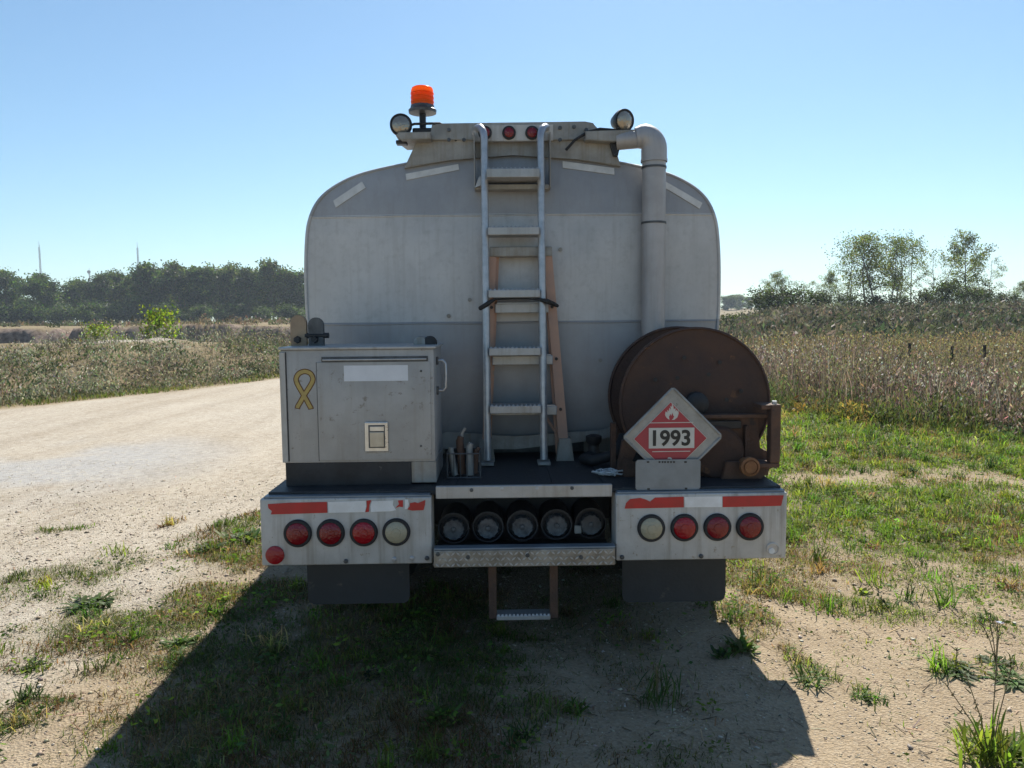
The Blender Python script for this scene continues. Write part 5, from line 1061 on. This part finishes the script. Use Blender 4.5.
# ---- single weeds near the camera
def leaf_strip(soup, base, az, L, w, rise, droop, col, g, n=5):
    d = np.array([math.cos(az), math.sin(az), 0]); s = np.array([-math.sin(az), math.cos(az), 0.0]); V = []
    for i in range(n):
        t = i/(n-1); p = np.array(base)+d*L*t*(1-0.2*rise)+np.array([0, 0, L*(rise*t-droop*t*t)]); ww = w*(0.25+1.9*t*(1-t)*2*0.9) if i < n-1 else 0.0005
        fold = np.array([0, 0, 0.25*ww]); V += [p-s*ww+fold, p, p+s*ww+fold]
    Q = [[3*i+j, 3*i+j+1, 3*i+j+4, 3*i+j+3] for i in range(n-1) for j in (0, 1)]
    soup.add(np.array(V), np.array(Q), None, shade(col, 1, g).repeat(len(V), 0))
def weed_plant(px, py, nl, L, w, rise, droop, col, label, stalks=0, sh=0.3, flower=False, seed=0):
    g = np.random.default_rng(100+seed); c = gr(px, py); z = float(height(np.array(c[0]), np.array(c[1]))); root = empty('weed_plant', (c[0], c[1], z), label, 'weed', 'single weeds on the gravel')
    s_ = Soup()
    for i in range(nl): leaf_strip(s_, (g.normal()*L*.38, g.normal()*L*.38, 0), i*2.4+g.normal()*.5, L*(0.55+.6*g.random()), w*(.7+.6*g.random()), rise*(.5+g.random()), droop*(.6+.8*g.random()), col, g)
    link('leaves', s_.mesh('leaves'), grass_m, root)
    for k in range(stalks):
        a = g.random()*6.28; e = (0.18*sh*math.cos(a)*(1+k*.5), 0.18*sh*math.sin(a), sh*(0.75+.4*g.random()))
        bm = T([(0, 0, 0), (e[0]*.4, e[1]*.4, e[2]*.5), e], [0.0028, 0.0022, 0.0014], 5)
        for q in range(5): t = .55+.45*g.random(); cyl(bm, (e[0]*t, e[1]*t, e[2]*t), (e[0]*t+g.normal()*.012, e[1]*t+g.normal()*.012, e[2]*t+.018), 0.003, 0.001, 4)
        me = bpy.data.meshes.new('stalk'); bm.to_mesh(me); bm.free(); link('stalk', me, stalk_m, root)
        if flower and k == 0:
            f = Soup(); 
            for q in range(10): leaf_strip(f, e, q*.628, 0.018, 0.004, .2, .1, (0.45, 0.5, 0.75), g, 3)
            link('flower', f.mesh('flower'), grass_m, root)
stalk_m = pm('weed_stalk', (0.13, 0.13, 0.05), (0.17, 0.12, 0.07), 0.7, 0, 20)
LG, DG, YG = (0.085, 0.14, 0.03), (0.06, 0.095, 0.03), (0.15, 0.19, 0.035)
WP = [(742, 648, 70, .075, .008, .8, .4, LG, 'leafy weed clump at the truck shadow edge below the right mud flap', 0, .3, False), (723, 655, 40, .055, .007, .7, .3, DG, 'small weed half in the truck shadow at right', 0, .3, False), (809, 682, 60, .075, .0035, .9, .5, LG, 'spiky weed tuft on bare gravel right of the shadow', 0, .3, False), (864, 697, 40, .055, .0035, .6, .4, LG, 'smaller weed tuft on bare gravel further right', 0, .3, False),
      (990, 764, 150, .12, .0042, 1.4, .6, YG, 'tall bright weed clump with thin stalks in the lower right corner', 4, .40, False), (1012, 756, 70, .10, .006, .9, .5, LG, 'leafy weed beside the tall clump in the corner', 0, .3, False), (996, 664, 34, .08, .006, .25, .2, DG, 'flowering chicory weed with a pale blue flower', 4, .20, True), (955, 672, 60, .10, .006, .25, .2, DG, 'flat weed rosette left of the flowering weed', 1, .10, False), (1010, 682, 50, .09, .007, .3, .25, LG, 'flat weed rosette in front of the flowering weed', 0, .3, False),
      (180, 642, 50, .08, .007, .6, .35, LG, 'bright leafy rosette in the middle of the left grass patch', 0, .3, False), (92, 604, 80, .11, .011, .45, .3, DG, 'dark broad-leaved weed at the far end of the left grass patch', 0, .3, False), (243, 542, 90, .13, .014, .6, .35, LG, 'broad-leaved weed near the left end of the bumper', 0, .3, False), (210, 552, 60, .10, .011, .5, .3, DG, 'broad-leaved weed further left of the bumper', 0, .3, False), (28, 700, 110, .06, .0028, 1.2, .5, DG, 'low grass tuft at the left photo edge', 0, .3, False), (33, 664, 34, .055, .004, .5, .3, DG, 'small sprig above the tuft at the left edge', 0, .3, False),
      (657, 702, 70, .11, .0025, 1.5, .6, DG, 'tall thin grass tuft standing in the truck shadow', 3, .16, False), (440, 720, 60, .075, .007, .7, .35, LG, 'green weed in the shadow near the bottom of the photo', 0, .3, False), (862, 592, 24, .045, .009, .7, .2, YG, 'bright yellow-green weed in the right grass', 0, .3, False), (905, 600, 40, .08, .003, 1.1, .5, LG, 'upright weed sprig in the right grass', 1, .12, False), (985, 622, 34, .05, .0035, .8, .4, DG, 'small weed above the flowering weed', 0, .3, False), (520, 742, 50, .07, .0035, 1.0, .5, DG, 'dark tuft in the shadow at the bottom centre', 0, .3, False), (575, 712, 40, .06, .0035, 1.0, .5, LG, 'sparse sprig in the shadow right of centre', 0, .3, False)]
for i, a in enumerate(WP): weed_plant(*a, seed=i)

# ================================================================== THE AIR
hz = B(-1250, 1250, -1250, 1260, -12, 90); hm = bpy.data.materials.new('haze'); hm.use_nodes = True; hn = hm.node_tree.nodes
hn.remove(hn['Principled BSDF']); pv = hn.new('ShaderNodeVolumePrincipled'); pv.inputs['Color'].default_value = (0.74, 0.87, 1.0, 1); pv.inputs['Density'].default_value = 0.00035; pv.inputs['Anisotropy'].default_value = 0.3
hm.node_tree.links.new(pv.outputs[0], hn['Material Output'].inputs['Volume'])
tag(obj('haze', hz, hm), 'thin pale summer haze filling the air', kind='stuff')
